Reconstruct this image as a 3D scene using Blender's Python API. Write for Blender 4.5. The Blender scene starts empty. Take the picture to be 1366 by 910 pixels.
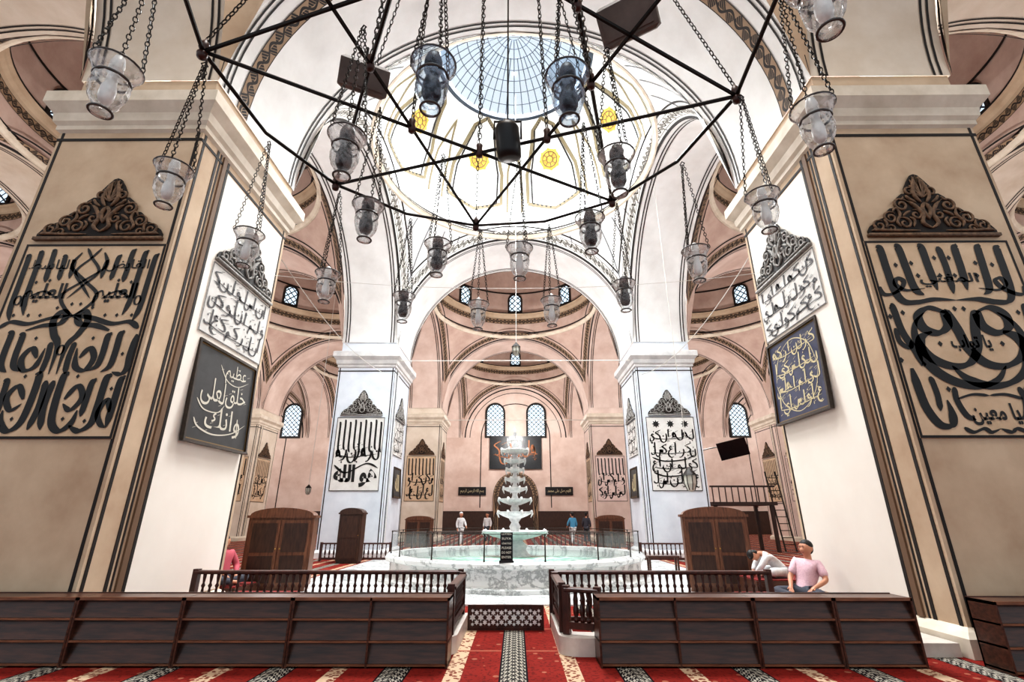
import bpy, math, random
from mathutils import Vector, Matrix
S=bpy.context.scene
COL=S.collection
PI=math.pi
R=math.radians
random.seed(7)
sin,cos,sqrt=math.sin,math.cos,math.sqrt

# ------------------------------------------------------------ materials
def lin(c):
    return tuple(((v/255)/12.92 if v/255<=.04045 else ((v/255+.055)/1.055)**2.4) for v in c)+(1,)
def base(name):
    m=bpy.data.materials.new(name); m.use_nodes=True
    nt=m.node_tree; b=nt.nodes['Principled BSDF']
    return m,nt,b
class NT:
    def __init__(s,nt): s.nt=nt
    def n(s,t,**k):
        x=s.nt.nodes.new(t)
        for a,v in k.items(): setattr(x,a,v)
        return x
    def put(s,sock,v):
        if isinstance(v,bpy.types.NodeSocket): s.nt.links.new(v,sock)
        else: sock.default_value=v
    def m(s,op,a,b=0,c=0):
        x=s.n('ShaderNodeMath',operation=op)
        s.put(x.inputs[0],a); s.put(x.inputs[1],b)
        if len(x.inputs)>2: s.put(x.inputs[2],c)
        return x.outputs[0]
    def mix(s,f,a,b):
        x=s.n('ShaderNodeMix',data_type='RGBA')
        s.put(x.inputs[0],f); s.put(x.inputs[6],a); s.put(x.inputs[7],b)
        return x.outputs[2]
    def noise(s,scale,detail=4,vec=None,rough=.55):
        x=s.n('ShaderNodeTexNoise'); x.inputs['Scale'].default_value=scale
        x.inputs['Detail'].default_value=detail; x.inputs['Roughness'].default_value=rough
        if vec is not None: s.nt.links.new(vec,x.inputs['Vector'])
        return x.outputs[0]
    def obj(s): return s.n('ShaderNodeTexCoord').outputs['Object']
    def uv(s): return s.n('ShaderNodeTexCoord').outputs['UV']
    def ramp(s,f,stops):
        x=s.n('ShaderNodeValToRGB'); s.nt.links.new(f,x.inputs[0])
        e=x.color_ramp.elements
        while len(e)<len(stops): e.new(.5)
        for i,(p,c) in enumerate(stops): e[i].position=p; e[i].color=c
        return x.outputs[0]
def mat(name,c,rough=.6,metal=0,c2=None,scale=3,bump=0,stretch=None,emit=0,spec=None,bscale=40):
    m,nt,b=base(name); N=NT(nt)
    b.inputs['Base Color'].default_value=lin(c)
    b.inputs['Roughness'].default_value=rough; b.inputs['Metallic'].default_value=metal
    if spec is not None: b.inputs['Specular IOR Level'].default_value=spec
    v=N.obj()
    if stretch:
        mp=N.n('ShaderNodeMapping'); nt.links.new(v,mp.inputs[0]); mp.inputs['Scale'].default_value=stretch; v=mp.outputs[0]
    if c2:
        f=N.noise(scale,5,v,.6)
        nt.links.new(N.ramp(f,[(.32,lin(c2)),(.66,lin(c))]),b.inputs['Base Color'])
    if bump:
        bp=N.n('ShaderNodeBump'); bp.inputs['Strength'].default_value=bump
        nt.links.new(N.noise(bscale,4,v),bp.inputs['Height']); nt.links.new(bp.outputs[0],b.inputs['Normal'])
    if emit:
        b.inputs['Emission Color'].default_value=lin(c); b.inputs['Emission Strength'].default_value=emit
    return m
M={}
M['white']=mat('plaster_white',(232,233,232),.75,c2=(214,214,212),scale=.8,bump=.03)
M['inner']=mat('plaster_inner_lit',(238,233,224),.75,c2=(228,222,212),scale=.5)  # paler copy of the near pillar plaster, skylight put into the colour
M['cool']=mat('plaster_cool',(212,219,226),.75,c2=(190,198,207),scale=.9,bump=.03)
M['cream']=mat('plaster_cream',(220,210,196),.8,c2=(200,186,168),scale=.8,bump=.06)
M['tan']=mat('plaster_tan',(194,174,150),.8,c2=(168,146,122),scale=.7,bump=.1)
M['near']=mat('plaster_near_shaded',(200,179,154),.8,c2=(172,147,122),scale=.9,bump=.08)  # tan taken darker, shade on the pillar front put into the colour
M['pink']=mat('plaster_pink',(220,202,192),.8,c2=(196,172,160),scale=.6,bump=.1)
M['pinkdome']=mat('plaster_dome_pink',(202,180,168),.8,c2=(172,146,134),scale=.6,bump=.1)
M['stone']=mat('stone_cornice',(216,206,190),.6,c2=(192,180,162),scale=2,bump=.1)
M['coolstone']=mat('stone_cool',(214,214,212),.6,c2=(180,182,184),scale=2,bump=.1)
M['line']=mat('painted_dark_line',(24,17,14),.7)
M['brownline']=mat('painted_brown_line',(108,84,64),.7)
M['ink']=mat('black_ink',(12,10,10),.6)
M['inkgrey']=mat('grey_ink',(84,84,86),.7)
M['silver']=mat('silver_letters',(196,192,178),.5)
M['gold']=mat('gold_letters',(196,184,146),.45,metal=.1)
M['panel']=mat('panel_cream',(210,186,158),.8,c2=(190,164,134),scale=2)
M['panelwhite']=mat('panel_white',(216,216,212),.8,c2=(200,198,194),scale=2)
M['panelpink']=mat('panel_pink',(222,202,194),.8,c2=(204,182,174),scale=2)
M['crestback']=mat('crest_shadow',(28,20,15),.8)
M['crest']=mat('crest_ochre',(124,96,72),.7,c2=(72,54,38),scale=14)
M['crestgrey']=mat('crest_grey',(160,158,154),.7,c2=(108,106,102),scale=14)
M['crestgreyback']=mat('crest_grey_shadow',(60,60,60),.8)
M['slate']=mat('board_slate',(44,46,48),.5,c2=(30,32,34),scale=6)
M['blue']=mat('board_blue',(42,50,84),.5,c2=(30,36,62),scale=8)
M['frame']=mat('frame_dark',(30,24,20),.35,c2=(52,40,30),scale=20)
M['goldframe']=mat('frame_gilt',(120,98,60),.4,metal=.4)
M['wood']=mat('wood_rack',(84,50,36),.3,c2=(42,23,16),scale=3,stretch=(1,6,10),bump=.1)
M['woodred']=mat('wood_baluster',(76,38,28),.35,c2=(40,19,14),scale=5,stretch=(3,3,1),bump=.08)
M['woodcab']=mat('wood_cabinet',(122,80,56),.4,c2=(78,48,33),scale=4,stretch=(6,6,1),bump=.08)
M['wooddark']=mat('wood_cabinet_dark',(70,45,33),.4,c2=(40,24,17),scale=4,stretch=(6,6,1))
M['woodedge']=mat('wood_edge',(134,90,64),.35,c2=(86,54,38),scale=4,stretch=(1,6,10))
M['iron']=mat('wrought_iron',(20,17,15),.45,metal=.5,c2=(34,28,24),scale=30)
M['chain']=mat('chain_iron',(58,54,50),.4,metal=.7)
M['brass']=mat('brass',(150,120,70),.35,metal=.9)
M['rim']=mat('lamp_rim',(84,82,80),.3,metal=.6)
M['dark']=mat('dark_core',(14,14,16),.4)
M['bulb']=mat('bulb_white',(236,235,232),.3)
M['knob']=mat('knob_wood',(60,28,20),.4)
M['speaker']=mat('speaker_grey',(118,110,104),.5,c2=(92,86,80),scale=5)
M['black']=mat('black_metal',(16,16,18),.4)
M['med']=mat('medallion_gold',(204,172,74),.5,c2=(168,132,44),scale=8)
M['goldline']=mat('painted_gold_line',(110,98,72),.6)
M['greyline']=mat('painted_grey_line',(120,122,124),.6)
M['skin']=mat('skin',(190,134,106),.5)
M['hair']=mat('hair_black',(22,18,16),.6)
M['shirtpink']=mat('shirt_pink',(222,190,198),.8,c2=(204,166,178),scale=40,bump=.2)
M['shirtwhite']=mat('cloth_white',(226,226,226),.8,c2=(200,202,204),scale=14,bump=.2)
M['teal']=mat('cloth_teal',(80,150,185),.8)
M['redcloth']=mat('cloth_rose',(176,80,92),.8)
M['trouser']=mat('trousers_grey',(60,62,72),.8)
M['lip']=mat('lip',(140,74,66),.5)
M['scr']=mat('screen_black',(14,14,18),.2)
M['orange']=mat('board_orange',(176,108,62),.5)
M['mstone']=mat('threshold_marble',(212,204,196),.35,c2=(184,174,166),scale=3)
M['wmarble']=mat('fountain_marble',(242,244,243),.3,c2=(206,210,211),scale=9,bump=.2,bscale=30)
M['winlead']=mat('window_lead',(46,56,68),.6)
M['lantern']=mat('lantern_glass',(190,190,180),.3)
M['wire']=mat('wire_pale',(200,198,192),.5)
M['rug']=mat('rug_red',(132,36,30),.9,c2=(92,20,18),scale=20)
m,nt,b=base('marble'); N=NT(nt)
v=N.obj(); f=N.noise(1.4,9,v,.65); g=N.noise(6,6,v,.6)
vein=N.m('ABSOLUTE',N.m('SUBTRACT',f,.5))
c=N.ramp(vein,[(0,lin((146,150,150))),(.04,lin((226,228,227)))])
nt.links.new(N.mix(N.m('MULTIPLY',g,.25),c,lin((190,194,192))),b.inputs['Base Color']); b.inputs['Roughness'].default_value=.22
M['marble']=m
m,nt,b=base('pool_water'); N=NT(nt)
b.inputs['Roughness'].default_value=.06
bp=N.n('ShaderNodeBump'); bp.inputs['Strength'].default_value=.35; nt.links.new(N.noise(7,4,N.obj()),bp.inputs['Height']); nt.links.new(bp.outputs[0],b.inputs['Normal'])
nt.links.new(N.ramp(N.noise(5,4,N.obj()),[(.35,lin((110,162,146))),(.6,lin((190,220,208)))]),b.inputs['Base Color'])
M['water']=m
def glass(name,col,fac0,fac1,rough=.08,nz=0,tcol=(.97,.98,.98,1),dk=(120,118,116)):
    m,nt,b=base(name); N=NT(nt)
    b.inputs['Base Color'].default_value=lin(col); b.inputs['Roughness'].default_value=rough
    b.inputs['Specular IOR Level'].default_value=1
    tr=N.n('ShaderNodeBsdfTransparent'); tr.inputs[0].default_value=tcol
    lw=N.n('ShaderNodeLayerWeight'); lw.inputs[0].default_value=.4
    fac=N.m('ADD',N.m('MULTIPLY',lw.outputs['Facing'],fac1),fac0)
    if nz:
        f=N.noise(34,2,N.obj()); nt.links.new(N.ramp(f,[(.40,lin(dk)),(.52,lin(col))]),b.inputs['Base Color'])
    mx=N.n('ShaderNodeMixShader'); nt.links.new(fac,mx.inputs[0]); nt.links.new(tr.outputs[0],mx.inputs[1]); nt.links.new(b.outputs[0],mx.inputs[2])
    nt.links.new(mx.outputs[0],nt.nodes['Material Output'].inputs[0])
    return m
M['glass']=glass('lamp_glass',(246,246,244),.15,.62,.05,1)
M['glassblue']=glass('lamp_glass_blue',(186,204,226),.12,.60,.05,1,(.88,.94,.99,1),(80,88,104))
M['clear']=glass('clear_glass',(190,205,205),.05,.25)
M['pane']=glass('skylight_glass',(150,190,225),.10,.12)
def ornament(name,ca,cb):
    m,nt,b=base(name); N=NT(nt); sp=N.n('ShaderNodeSeparateXYZ'); nt.links.new(N.uv(),sp.inputs[0])
    u,v=sp.outputs[0],sp.outputs[1]
    d=N.m('ABSOLUTE',N.m('SUBTRACT',v,.5))
    ph=N.m('MULTIPLY',u,11)
    wav=N.m('MULTIPLY',N.m('SINE',ph),.22)
    vine=N.m('LESS_THAN',N.m('ABSOLUTE',N.m('SUBTRACT',N.m('SUBTRACT',v,.5),wav)),.09)
    vv=N.m('ADD',N.m('SUBTRACT',v,.5),N.m('MULTIPLY',wav,.9))
    leaf=N.m('LESS_THAN',N.m('ABSOLUTE',vv),N.m('MULTIPLY',N.m('ABSOLUTE',N.m('SINE',ph)),.26))
    cut=N.m('GREATER_THAN',N.m('ABSOLUTE',N.m('SINE',N.m('ADD',N.m('MULTIPLY',u,44),N.m('MULTIPLY',v,14)))),.30)
    fac=N.m('MAXIMUM',vine,N.m('MULTIPLY',leaf,cut))
    fac=N.m('MAXIMUM',fac,N.m('GREATER_THAN',d,.44))
    nt.links.new(N.mix(fac,lin(ca),lin(cb)),b.inputs['Base Color']); b.inputs['Roughness'].default_value=.75
    return m
M['orn']=ornament('arch_ornament',(146,122,98),(28,20,16))
M['ornlight']=ornament('arch_ornament_pale',(216,214,208),(74,70,64))
# carpet
m,nt,b=base('prayer_carpet'); N=NT(nt); sp=N.n('ShaderNodeSeparateXYZ'); nt.links.new(N.obj(),sp.inputs[0])
x,y=sp.outputs[0],sp.outputs[1]
p=N.m('FRACT',N.m('ADD',N.m('DIVIDE',x,1.22),100.5))
d=N.m('ABSOLUTE',N.m('SUBTRACT',p,.5))
bandw=N.m('LESS_THAN',d,.12); edgew=N.m('MULTIPLY',bandw,N.m('GREATER_THAN',d,.104))
bandc=N.m('GREATER_THAN',d,.43)
q1=N.m('ABSOLUTE',N.m('SINE',N.m('MULTIPLY',x,40))); q2=N.m('ABSOLUTE',N.m('SINE',N.m('MULTIPLY',y,26)))
pat=N.m('GREATER_THAN',N.m('ADD',q1,q2),1.25)
pat2=N.m('GREATER_THAN',N.m('SINE',N.m('ADD',N.m('MULTIPLY',d,160),N.m('MULTIPLY',y,52))),.1)
patf=N.m('ABSOLUTE',N.m('SUBTRACT',pat,pat2))
vor=N.n('ShaderNodeTexVoronoi'); vor.inputs['Scale'].default_value=20; nt.links.new(N.obj(),vor.inputs['Vector'])
flower=N.m('LESS_THAN',vor.outputs['Distance'],.42)
red=N.mix(N.noise(3,4,N.obj()),lin((138,42,34)),lin((100,26,22)))
red=N.mix(N.m('MULTIPLY',N.m('GREATER_THAN',N.noise(22,3,N.obj()),.56),.5),red,lin((64,16,15)))
vor2=N.n('ShaderNodeTexVoronoi'); vor2.inputs['Scale'].default_value=5; nt.links.new(N.obj(),vor2.inputs['Vector'])
red=N.mix(N.m('MULTIPLY',N.m('LESS_THAN',vor2.outputs['Distance'],.16),.35),red,lin((196,150,120)))
c=N.mix(bandw,red,N.mix(patf,lin((164,158,146)),lin((26,22,26))))
c=N.mix(edgew,c,lin((20,16,20)))
c=N.mix(bandc,c,N.mix(flower,lin((188,162,136)),lin((112,58,46))))
ry=N.m('FRACT',N.m('DIVIDE',N.m('ADD',y,20.35),1.2)); rb=N.m('LESS_THAN',N.m('ABSOLUTE',N.m('SUBTRACT',ry,.5)),.02)
c=N.mix(N.m('MULTIPLY',rb,N.m('SUBTRACT',1,bandw)),c,lin((150,90,72)))
nt.links.new(c,b.inputs['Base Color']); b.inputs['Roughness'].default_value=.95; b.inputs['Specular IOR Level'].default_value=.1
bp=N.n('ShaderNodeBump'); bp.inputs['Strength'].default_value=.3; nt.links.new(N.noise(160,3,N.obj()),bp.inputs['Height']); nt.links.new(bp.outputs[0],b.inputs['Normal'])
M['carpet']=m
m,nt,b=base('lattice_window'); N=NT(nt); sp=N.n('ShaderNodeSeparateXYZ'); nt.links.new(N.uv(),sp.inputs[0])
u,v=sp.outputs[0],sp.outputs[1]
a1=N.m('ABSOLUTE',N.m('SINE',N.m('MULTIPLY',N.m('ADD',u,v),7))); a2=N.m('ABSOLUTE',N.m('SINE',N.m('MULTIPLY',N.m('SUBTRACT',u,v),7)))
ld=N.m('LESS_THAN',N.m('MINIMUM',a1,a2),.36)
em=N.mix(ld,lin((206,226,240)),lin((20,26,34)))
nt.links.new(em,b.inputs['Base Color']); nt.links.new(em,b.inputs['Emission Color']); b.inputs['Emission Strength'].default_value=.95
M['lattice']=m

# ------------------------------------------------------------ mesh helpers
class MB:
    cap=True
    def __init__(s): s.v=[];s.f=[];s.uv=[]
    def add(s,vs,fs,uvs=None):
        b=len(s.v); s.v.extend([tuple(v) for v in vs])
        for i,f in enumerate(fs):
            s.f.append([b+k for k in f]); s.uv.append(uvs[i] if uvs else None)
    def box(s,x0,x1,y0,y1,z0,z1):
        if x0>x1:x0,x1=x1,x0
        if y0>y1:y0,y1=y1,y0
        vs=[(x0,y0,z0),(x1,y0,z0),(x1,y1,z0),(x0,y1,z0),(x0,y0,z1),(x1,y0,z1),(x1,y1,z1),(x0,y1,z1)]
        s.add(vs,[(0,3,2,1),(4,5,6,7),(0,1,5,4),(1,2,6,5),(2,3,7,6),(3,0,4,7)])
    def tube(s,pts,r,n=8,closed=False,rad=None,cap=True):
        pts=[Vector(p) for p in pts]; L=len(pts); rings=[]
        up=None
        for i,p in enumerate(pts):
            if closed: t=(pts[(i+1)%L]-pts[i-1])
            else: t=pts[min(i+1,L-1)]-pts[max(i-1,0)]
            t.normalize()
            if up is None:
                up=Vector((0,0,1)) if abs(t.z)<.9 else Vector((1,0,0))
            a=t.cross(up)
            if a.length<1e-4: a=t.cross(Vector((0,1,.01)))
            a.normalize(); bb=a.cross(t).normalized(); up=bb
            rr=rad[i] if rad else r
            rings.append([p+a*(rr*cos(2*PI*k/n))+bb*(rr*sin(2*PI*k/n)) for k in range(n)])
        vs=[q for g in rings for q in g]; fs=[]
        for i in range(L if closed else L-1):
            j=(i+1)%L
            for k in range(n):
                fs.append((i*n+k,i*n+(k+1)%n,j*n+(k+1)%n,j*n+k))
        if not closed and cap:
            fs.append(tuple(range(n-1,-1,-1))); fs.append(tuple((L-1)*n+k for k in range(n)))
        s.add(vs,fs)
    def lathe(s,prof,n=24,c=(0,0,0),sc=None,sy=1):
        vs=[];L=len(prof)
        for i,(r,z) in enumerate(prof):
            for k in range(n):
                a=2*PI*k/n; q=r*(sc(a,i) if sc else 1)
                vs.append((c[0]+q*cos(a),c[1]+q*sin(a)*sy,c[2]+z))
        fs=[(i*n+k,i*n+(k+1)%n,(i+1)*n+(k+1)%n,(i+1)*n+k) for i in range(L-1) for k in range(n)]
        if prof[0][0]>1e-4 and s.cap: fs.append(tuple(range(n-1,-1,-1)))
        if prof[-1][0]>1e-4 and s.cap: fs.append(tuple((L-1)*n+k for k in range(n)))
        s.add(vs,fs)
    def prism(s,poly,t0,t1,ax='y'):
        n=len(poly)
        def P(p,t):
            if ax=='y': return (p[0],t,p[1])
            if ax=='x': return (t,p[0],p[1])
            return (p[0],p[1],t)
        s.add([P(p,t0) for p in poly]+[P(p,t1) for p in poly],
              [tuple(range(n)),tuple(range(2*n-1,n-1,-1))]+[(k,n+k,n+(k+1)%n,(k+1)%n) for k in range(n)])
    def rectprof(s,x0,x1,y0,y1,prof):
        vs=[]
        for o,z in prof: vs+=[(x0-o,y0-o,z),(x1+o,y0-o,z),(x1+o,y1+o,z),(x0-o,y1+o,z)]
        fs=[(i*4+k,i*4+(k+1)%4,(i+1)*4+(k+1)%4,(i+1)*4+k) for i in range(len(prof)-1) for k in range(4)]
        fs.append((3,2,1,0)); L=len(prof)-1; fs.append((L*4,L*4+1,L*4+2,L*4+3)); s.add(vs,fs)
    def ell(s,c,ax,ay,az,rx,ry,rz,n=16,m=10):
        vs=[]
        for i in range(m+1):
            th=PI*i/m
            for k in range(n):
                ph=2*PI*k/n; vs.append(c+ax*(rx*sin(th)*cos(ph))+ay*(ry*sin(th)*sin(ph))+az*(rz*cos(th)))
        s.add(vs,[(i*n+k,i*n+(k+1)%n,(i+1)*n+(k+1)%n,(i+1)*n+k) for i in range(m) for k in range(n)])
    def xf(s,mt):
        s.v=[tuple(mt@Vector(v)) for v in s.v]; return s
    def mesh(s,name,material,smooth=False):
        me=bpy.data.meshes.new(name); me.from_pydata(s.v,[],s.f)
        if material: me.materials.append(material)
        if any(u for u in s.uv):
            l=me.uv_layers.new(name='UVMap'); k=0
            for f,u in zip(s.f,s.uv):
                for j in range(len(f)):
                    if u: l.data[k].uv=u[j]
                    k+=1
        if smooth:
            me.polygons.foreach_set('use_smooth',[True]*len(me.polygons))
        me.update(); return me
    def build(s,name,material,parent=None,smooth=False):
        o=bpy.data.objects.new(name,s.mesh(name,material,smooth)); COL.objects.link(o)
        if parent: o.parent=parent
        return o
def tag(o,label=None,cat=None,group=None,kind=None):
    if label:o['label']=label
    if cat:o['category']=cat
    if group:o['group']=group
    if kind:o['kind']=kind
    return o
def thing(name,label,cat,loc=(0,0,0),rz=0,group=None):
    o=bpy.data.objects.new(name,None); COL.objects.link(o); o.location=loc; o.rotation_euler=(0,0,rz)
    o.empty_display_size=.1
    return tag(o,label,cat,group)
def inst(me,name,parent=None,loc=(0,0,0),rot=(0,0,0)):
    o=bpy.data.objects.new(name,me); COL.objects.link(o); o.location=loc; o.rotation_euler=rot
    if parent:o.parent=parent
    return o
def cat_(pts,n=10,closed=False):
    P=[Vector((p[0],p[1],p[2] if len(p)>2 else 0)) for p in pts]
    if len(P)<3 and not closed: return [P[0].lerp(P[-1],i/n) for i in range(n+1)]
    out=[];L=len(P)
    for i in range(L if closed else L-1):
        if closed: a,b_,c_,d_=P[i-1],P[i],P[(i+1)%L],P[(i+2)%L]
        else: a,b_,c_,d_=P[max(i-1,0)],P[i],P[i+1],P[min(i+2,L-1)]
        for k in range(n):
            t=k/n
            out.append(.5*((2*b_)+(c_-a)*t+(2*a-5*b_+4*c_-d_)*t*t+(3*b_-a-3*c_+d_)*t**3))
    if not closed: out.append(P[-1])
    return out

# ------------------------------------------------------------ calligraphy
FB={'ا':(0xFE8D,0xFE8E),'ب':(0xFE8F,0xFE90,0xFE91,0xFE92),'ت':(0xFE95,0xFE96,0xFE97,0xFE98),'ث':(0xFE99,0xFE9A,0xFE9B,0xFE9C),
'ج':(0xFE9D,0xFE9E,0xFE9F,0xFEA0),'ح':(0xFEA1,0xFEA2,0xFEA3,0xFEA4),'خ':(0xFEA5,0xFEA6,0xFEA7,0xFEA8),'د':(0xFEA9,0xFEAA),'ذ':(0xFEAB,0xFEAC),
'ر':(0xFEAD,0xFEAE),'ز':(0xFEAF,0xFEB0),'س':(0xFEB1,0xFEB2,0xFEB3,0xFEB4),'ش':(0xFEB5,0xFEB6,0xFEB7,0xFEB8),'ص':(0xFEB9,0xFEBA,0xFEBB,0xFEBC),
'ض':(0xFEBD,0xFEBE,0xFEBF,0xFEC0),'ط':(0xFEC1,0xFEC2,0xFEC3,0xFEC4),'ظ':(0xFEC5,0xFEC6,0xFEC7,0xFEC8),'ع':(0xFEC9,0xFECA,0xFECB,0xFECC),
'غ':(0xFECD,0xFECE,0xFECF,0xFED0),'ف':(0xFED1,0xFED2,0xFED3,0xFED4),'ق':(0xFED5,0xFED6,0xFED7,0xFED8),'ك':(0xFED9,0xFEDA,0xFEDB,0xFEDC),
'ل':(0xFEDD,0xFEDE,0xFEDF,0xFEE0),'م':(0xFEE1,0xFEE2,0xFEE3,0xFEE4),'ن':(0xFEE5,0xFEE6,0xFEE7,0xFEE8),'ه':(0xFEE9,0xFEEA,0xFEEB,0xFEEC),
'و':(0xFEED,0xFEEE),'ى':(0xFEEF,0xFEF0),'ي':(0xFEF1,0xFEF2,0xFEF3,0xFEF4),'ة':(0xFE93,0xFE94)}
FBx=dict(FB); FBx['\u0001']=(0xFEFB,0xFEFC)
def shape_ar(t):
    out=[];t=t.replace('لا','\u0001')
    for i,ch in enumerate(t):
        if ch not in FBx: out.append(ch); continue
        pv=i>0 and t[i-1] in FBx and len(FBx[t[i-1]])==4
        nx=i+1<len(t) and t[i+1] in FBx and len(FBx[ch])==4
        k=(3 if nx else 1) if pv else (2 if nx else 0)
        out.append(chr(FBx[ch][k]))
    return ''.join(reversed(out))
TXT={}
def text_geo(t,bold=.012,ar=True):
    key=(t,bold)
    if key in TXT: return TXT[key]
    cu=bpy.data.curves.new('tmp','FONT'); cu.body=shape_ar(t) if ar else t; cu.size=1; cu.offset=bold; cu.resolution_u=4
    o=bpy.data.objects.new('tmp',cu); COL.objects.link(o)
    dg=bpy.context.evaluated_depsgraph_get(); dg.update()
    me=bpy.data.meshes.new_from_object(o.evaluated_get(dg))
    vs=[tuple(v.co) for v in me.vertices]; fs=[tuple(p.vertices) for p in me.polygons]
    bpy.data.objects.remove(o); bpy.data.curves.remove(cu); bpy.data.meshes.remove(me)
    if not vs: vs=[(0,0,0),(1,0,0),(1,1,0)];fs=[]
    x0=min(v[0] for v in vs);x1=max(v[0] for v in vs);y0=min(v[1] for v in vs);y1=max(v[1] for v in vs)
    vs=[((v[0]-x0)/(x1-x0),(v[1]-y0)/(y1-y0),0) for v in vs]
    TXT[key]=(vs,fs); return TXT[key]
def word(mb,t,x0,y0,w,h,bold=.02,skew=0,ar=True,z=0,arc=0):
    vs,fs=text_geo(t,bold,ar)
    mb.add([(x0+v[0]*w,y0+v[1]*h+skew*v[0]*w+arc*sin(PI*v[0]),z) for v in vs],fs)
def ribbon(mb,pts,w,closed=False,n=8,flat=False,z=0,taper=True):
    P=cat_(pts,n,closed); L=len(P); A_=[]
    for i,p in enumerate(P):
        if closed: t=P[(i+1)%L]-P[i-1]
        else: t=P[min(i+1,L-1)]-P[max(i-1,0)]
        if t.length<1e-9: t=Vector((1,0,0))
        t.normalize(); ang=math.atan2(t.y,t.x)
        k=1 if flat else .45+.55*abs(sin(ang-.35))
        if not closed and taper:
            s_=i/(L-1); k*=min(1,.35+s_*6,.12+(1-s_)*5)
        nn=Vector((-t.y,t.x,0))*(w*k/2)
        A_.append((p+nn,p-nn))
    vs=[];fs=[]
    for a,b_ in A_: vs+=[(a.x,a.y,z),(b_.x,b_.y,z)]
    for i in range(L if closed else L-1):
        j=(i+1)%L; fs.append((2*i,2*i+1,2*j+1,2*j))
    mb.add(vs,fs)
def dia(mb,x,y,s): mb.add([(x,y-s,0),(x+s*.8,y,0),(x,y+s,0),(x-s*.8,y,0)],[(0,1,2,3)])
def outline(mb,x0,y0,x1,y1,w,z=0):
    for a in ((x0,y0,x1,y0+w),(x0,y1-w,x1,y1),(x0,y0+w,x0+w,y1-w),(x1-w,y0+w,x1,y1-w)):
        mb.add([(a[0],a[1],z),(a[2],a[1],z),(a[2],a[3],z),(a[0],a[3],z)],[(0,1,2,3)])
def scaled(mb,strokes,W,H,mirror=False,k=1.2):
    for st in strokes:
        pts,w=st[0],st[1]*k; cl=len(st)>2 and st[2]
        ribbon(mb,[(p[0]*W,p[1]*H) for p in pts],w*W,cl)
        if mirror: ribbon(mb,[((1-p[0])*W,p[1]*H) for p in pts],w*W,cl)
def circ(cx,cy,rx,ry,n=8): return [(cx+rx*cos(2*PI*k/n),cy+ry*sin(2*PI*k/n)) for k in range(n)]
# brush letter shapes of the thuluth hand, unit cell, right to left
LET={'alif':[[(.42,1.42),(.52,1.36),(.5,.9),(.47,.4),(.50,.02)]],
'lam':[[(.75,1.46),(.84,1.38),(.82,.8),(.80,.2),(.66,-.04),(.40,-.08),(.18,.04),(.10,.22)]],
'nun':[[(.92,.48),(.97,.18),(.86,-.18),(.55,-.36),(.22,-.26),(.06,.04),(.10,.30)],'dot',(.52,.22)],
'waw':[[(.80,.22),(.62,.42),(.50,.24),(.68,.10),(.86,.16),(.82,-.12),(.56,-.36),(.20,-.42)]],
'ha':[[(1.0,.06),(.72,.10),(.56,.42),(.36,.56),(.24,.34),(.44,.12),(.62,.30),(.44,.48),(.2,.1),(0,.04)]],
'sin':[[(1.05,.34),(.97,.06),(.86,.28),(.78,.05),(.67,.28),(.60,.03),(.50,-.2),(.28,-.34),(.06,-.18),(.02,.12)]],
'ra':[[(.66,.40),(.70,.14),(.54,-.16),(.26,-.34),(.02,-.34)]],
'ayn':[[(.74,.62),(.52,.74),(.40,.58),(.56,.46),(.76,.50),(.38,.34),(.16,.04),(.26,-.26),(.60,-.40),(.92,-.28)]],
'kaf':[[(1.02,1.22),(.7,1.08),(.36,.92),(.30,.80),(.60,.60),(.82,.36),(.80,.08),(.52,.0),(.1,.02)]],
'mim':[[(1.0,.08),(.70,.12),(.54,.30),(.40,.16),(.54,.04),(.40,-.02),(.30,-.30),(.32,-.52)]],
'ya':[[(.9,.40),(.66,.50),(.52,.34),(.72,.20),(.86,.02),(.66,-.24),(.30,-.28),(.06,-.08),(.10,.14)],'dot',(.40,-.48),'dot',(.56,-.48)]}
def thuluth(mb,x0,y0,w,h,rows,cols,seed,pen,marks=True,tall=('alif','lam','kaf')):
    rnd=random.Random(seed); keys=['nun','waw','ha','sin','ra','ayn','mim','ya']
    rh=h/rows; cw=w/cols
    for r in range(rows):
        by=y0+rh*(r+.34)
        for c in range(cols):
            k=rnd.choice(tall) if (c+r)%2==0 else rnd.choice(keys)
            sx=cw*rnd.uniform(1.1,1.45); sy=rh*(.48 if k in ('alif','lam','kaf') else .66)*rnd.uniform(.92,1.14)
            ox=x0+cw*c-.15*cw+rnd.uniform(-.05,.05)*cw; oy=by+rnd.uniform(-.08,.08)*rh
            L=LET[k]; i=0
            while i<len(L):
                if L[i]=='dot':
                    px,py=L[i+1]; X=min(max(ox+px*sx,x0),x0+w); Y=min(max(oy+py*sy,y0),y0+h); dia(mb,X,Y,pen*.62); i+=2; continue
                P=[(min(max(ox+p[0]*sx,x0+pen*.4),x0+w-pen*.4),min(max(oy+p[1]*sy,y0+pen*.4),y0+h-pen*.4)) for p in L[i]]
                ribbon(mb,P,pen,n=6); i+=1
        ribbon(mb,[(x0+w*.04,by+rh*.06),(x0+w*.3,by-rh*.05),(x0+w*.62,by+rh*.0),(x0+w*.97,by+rh*.10)],pen*.62)
        if marks:
            for k in range(cols*3):
                X=x0+w*rnd.uniform(.04,.96);Y=by+rh*rnd.uniform(-.28,.6)
                if k%3==0: dia(mb,X,min(Y,y0+h-pen),pen*.5)
                else: ribbon(mb,[(X-pen*1.0,Y-pen*.2),(X,Y+pen*.1),(X+pen*1.1,Y+pen*.5)],pen*.4,n=3)
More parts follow.
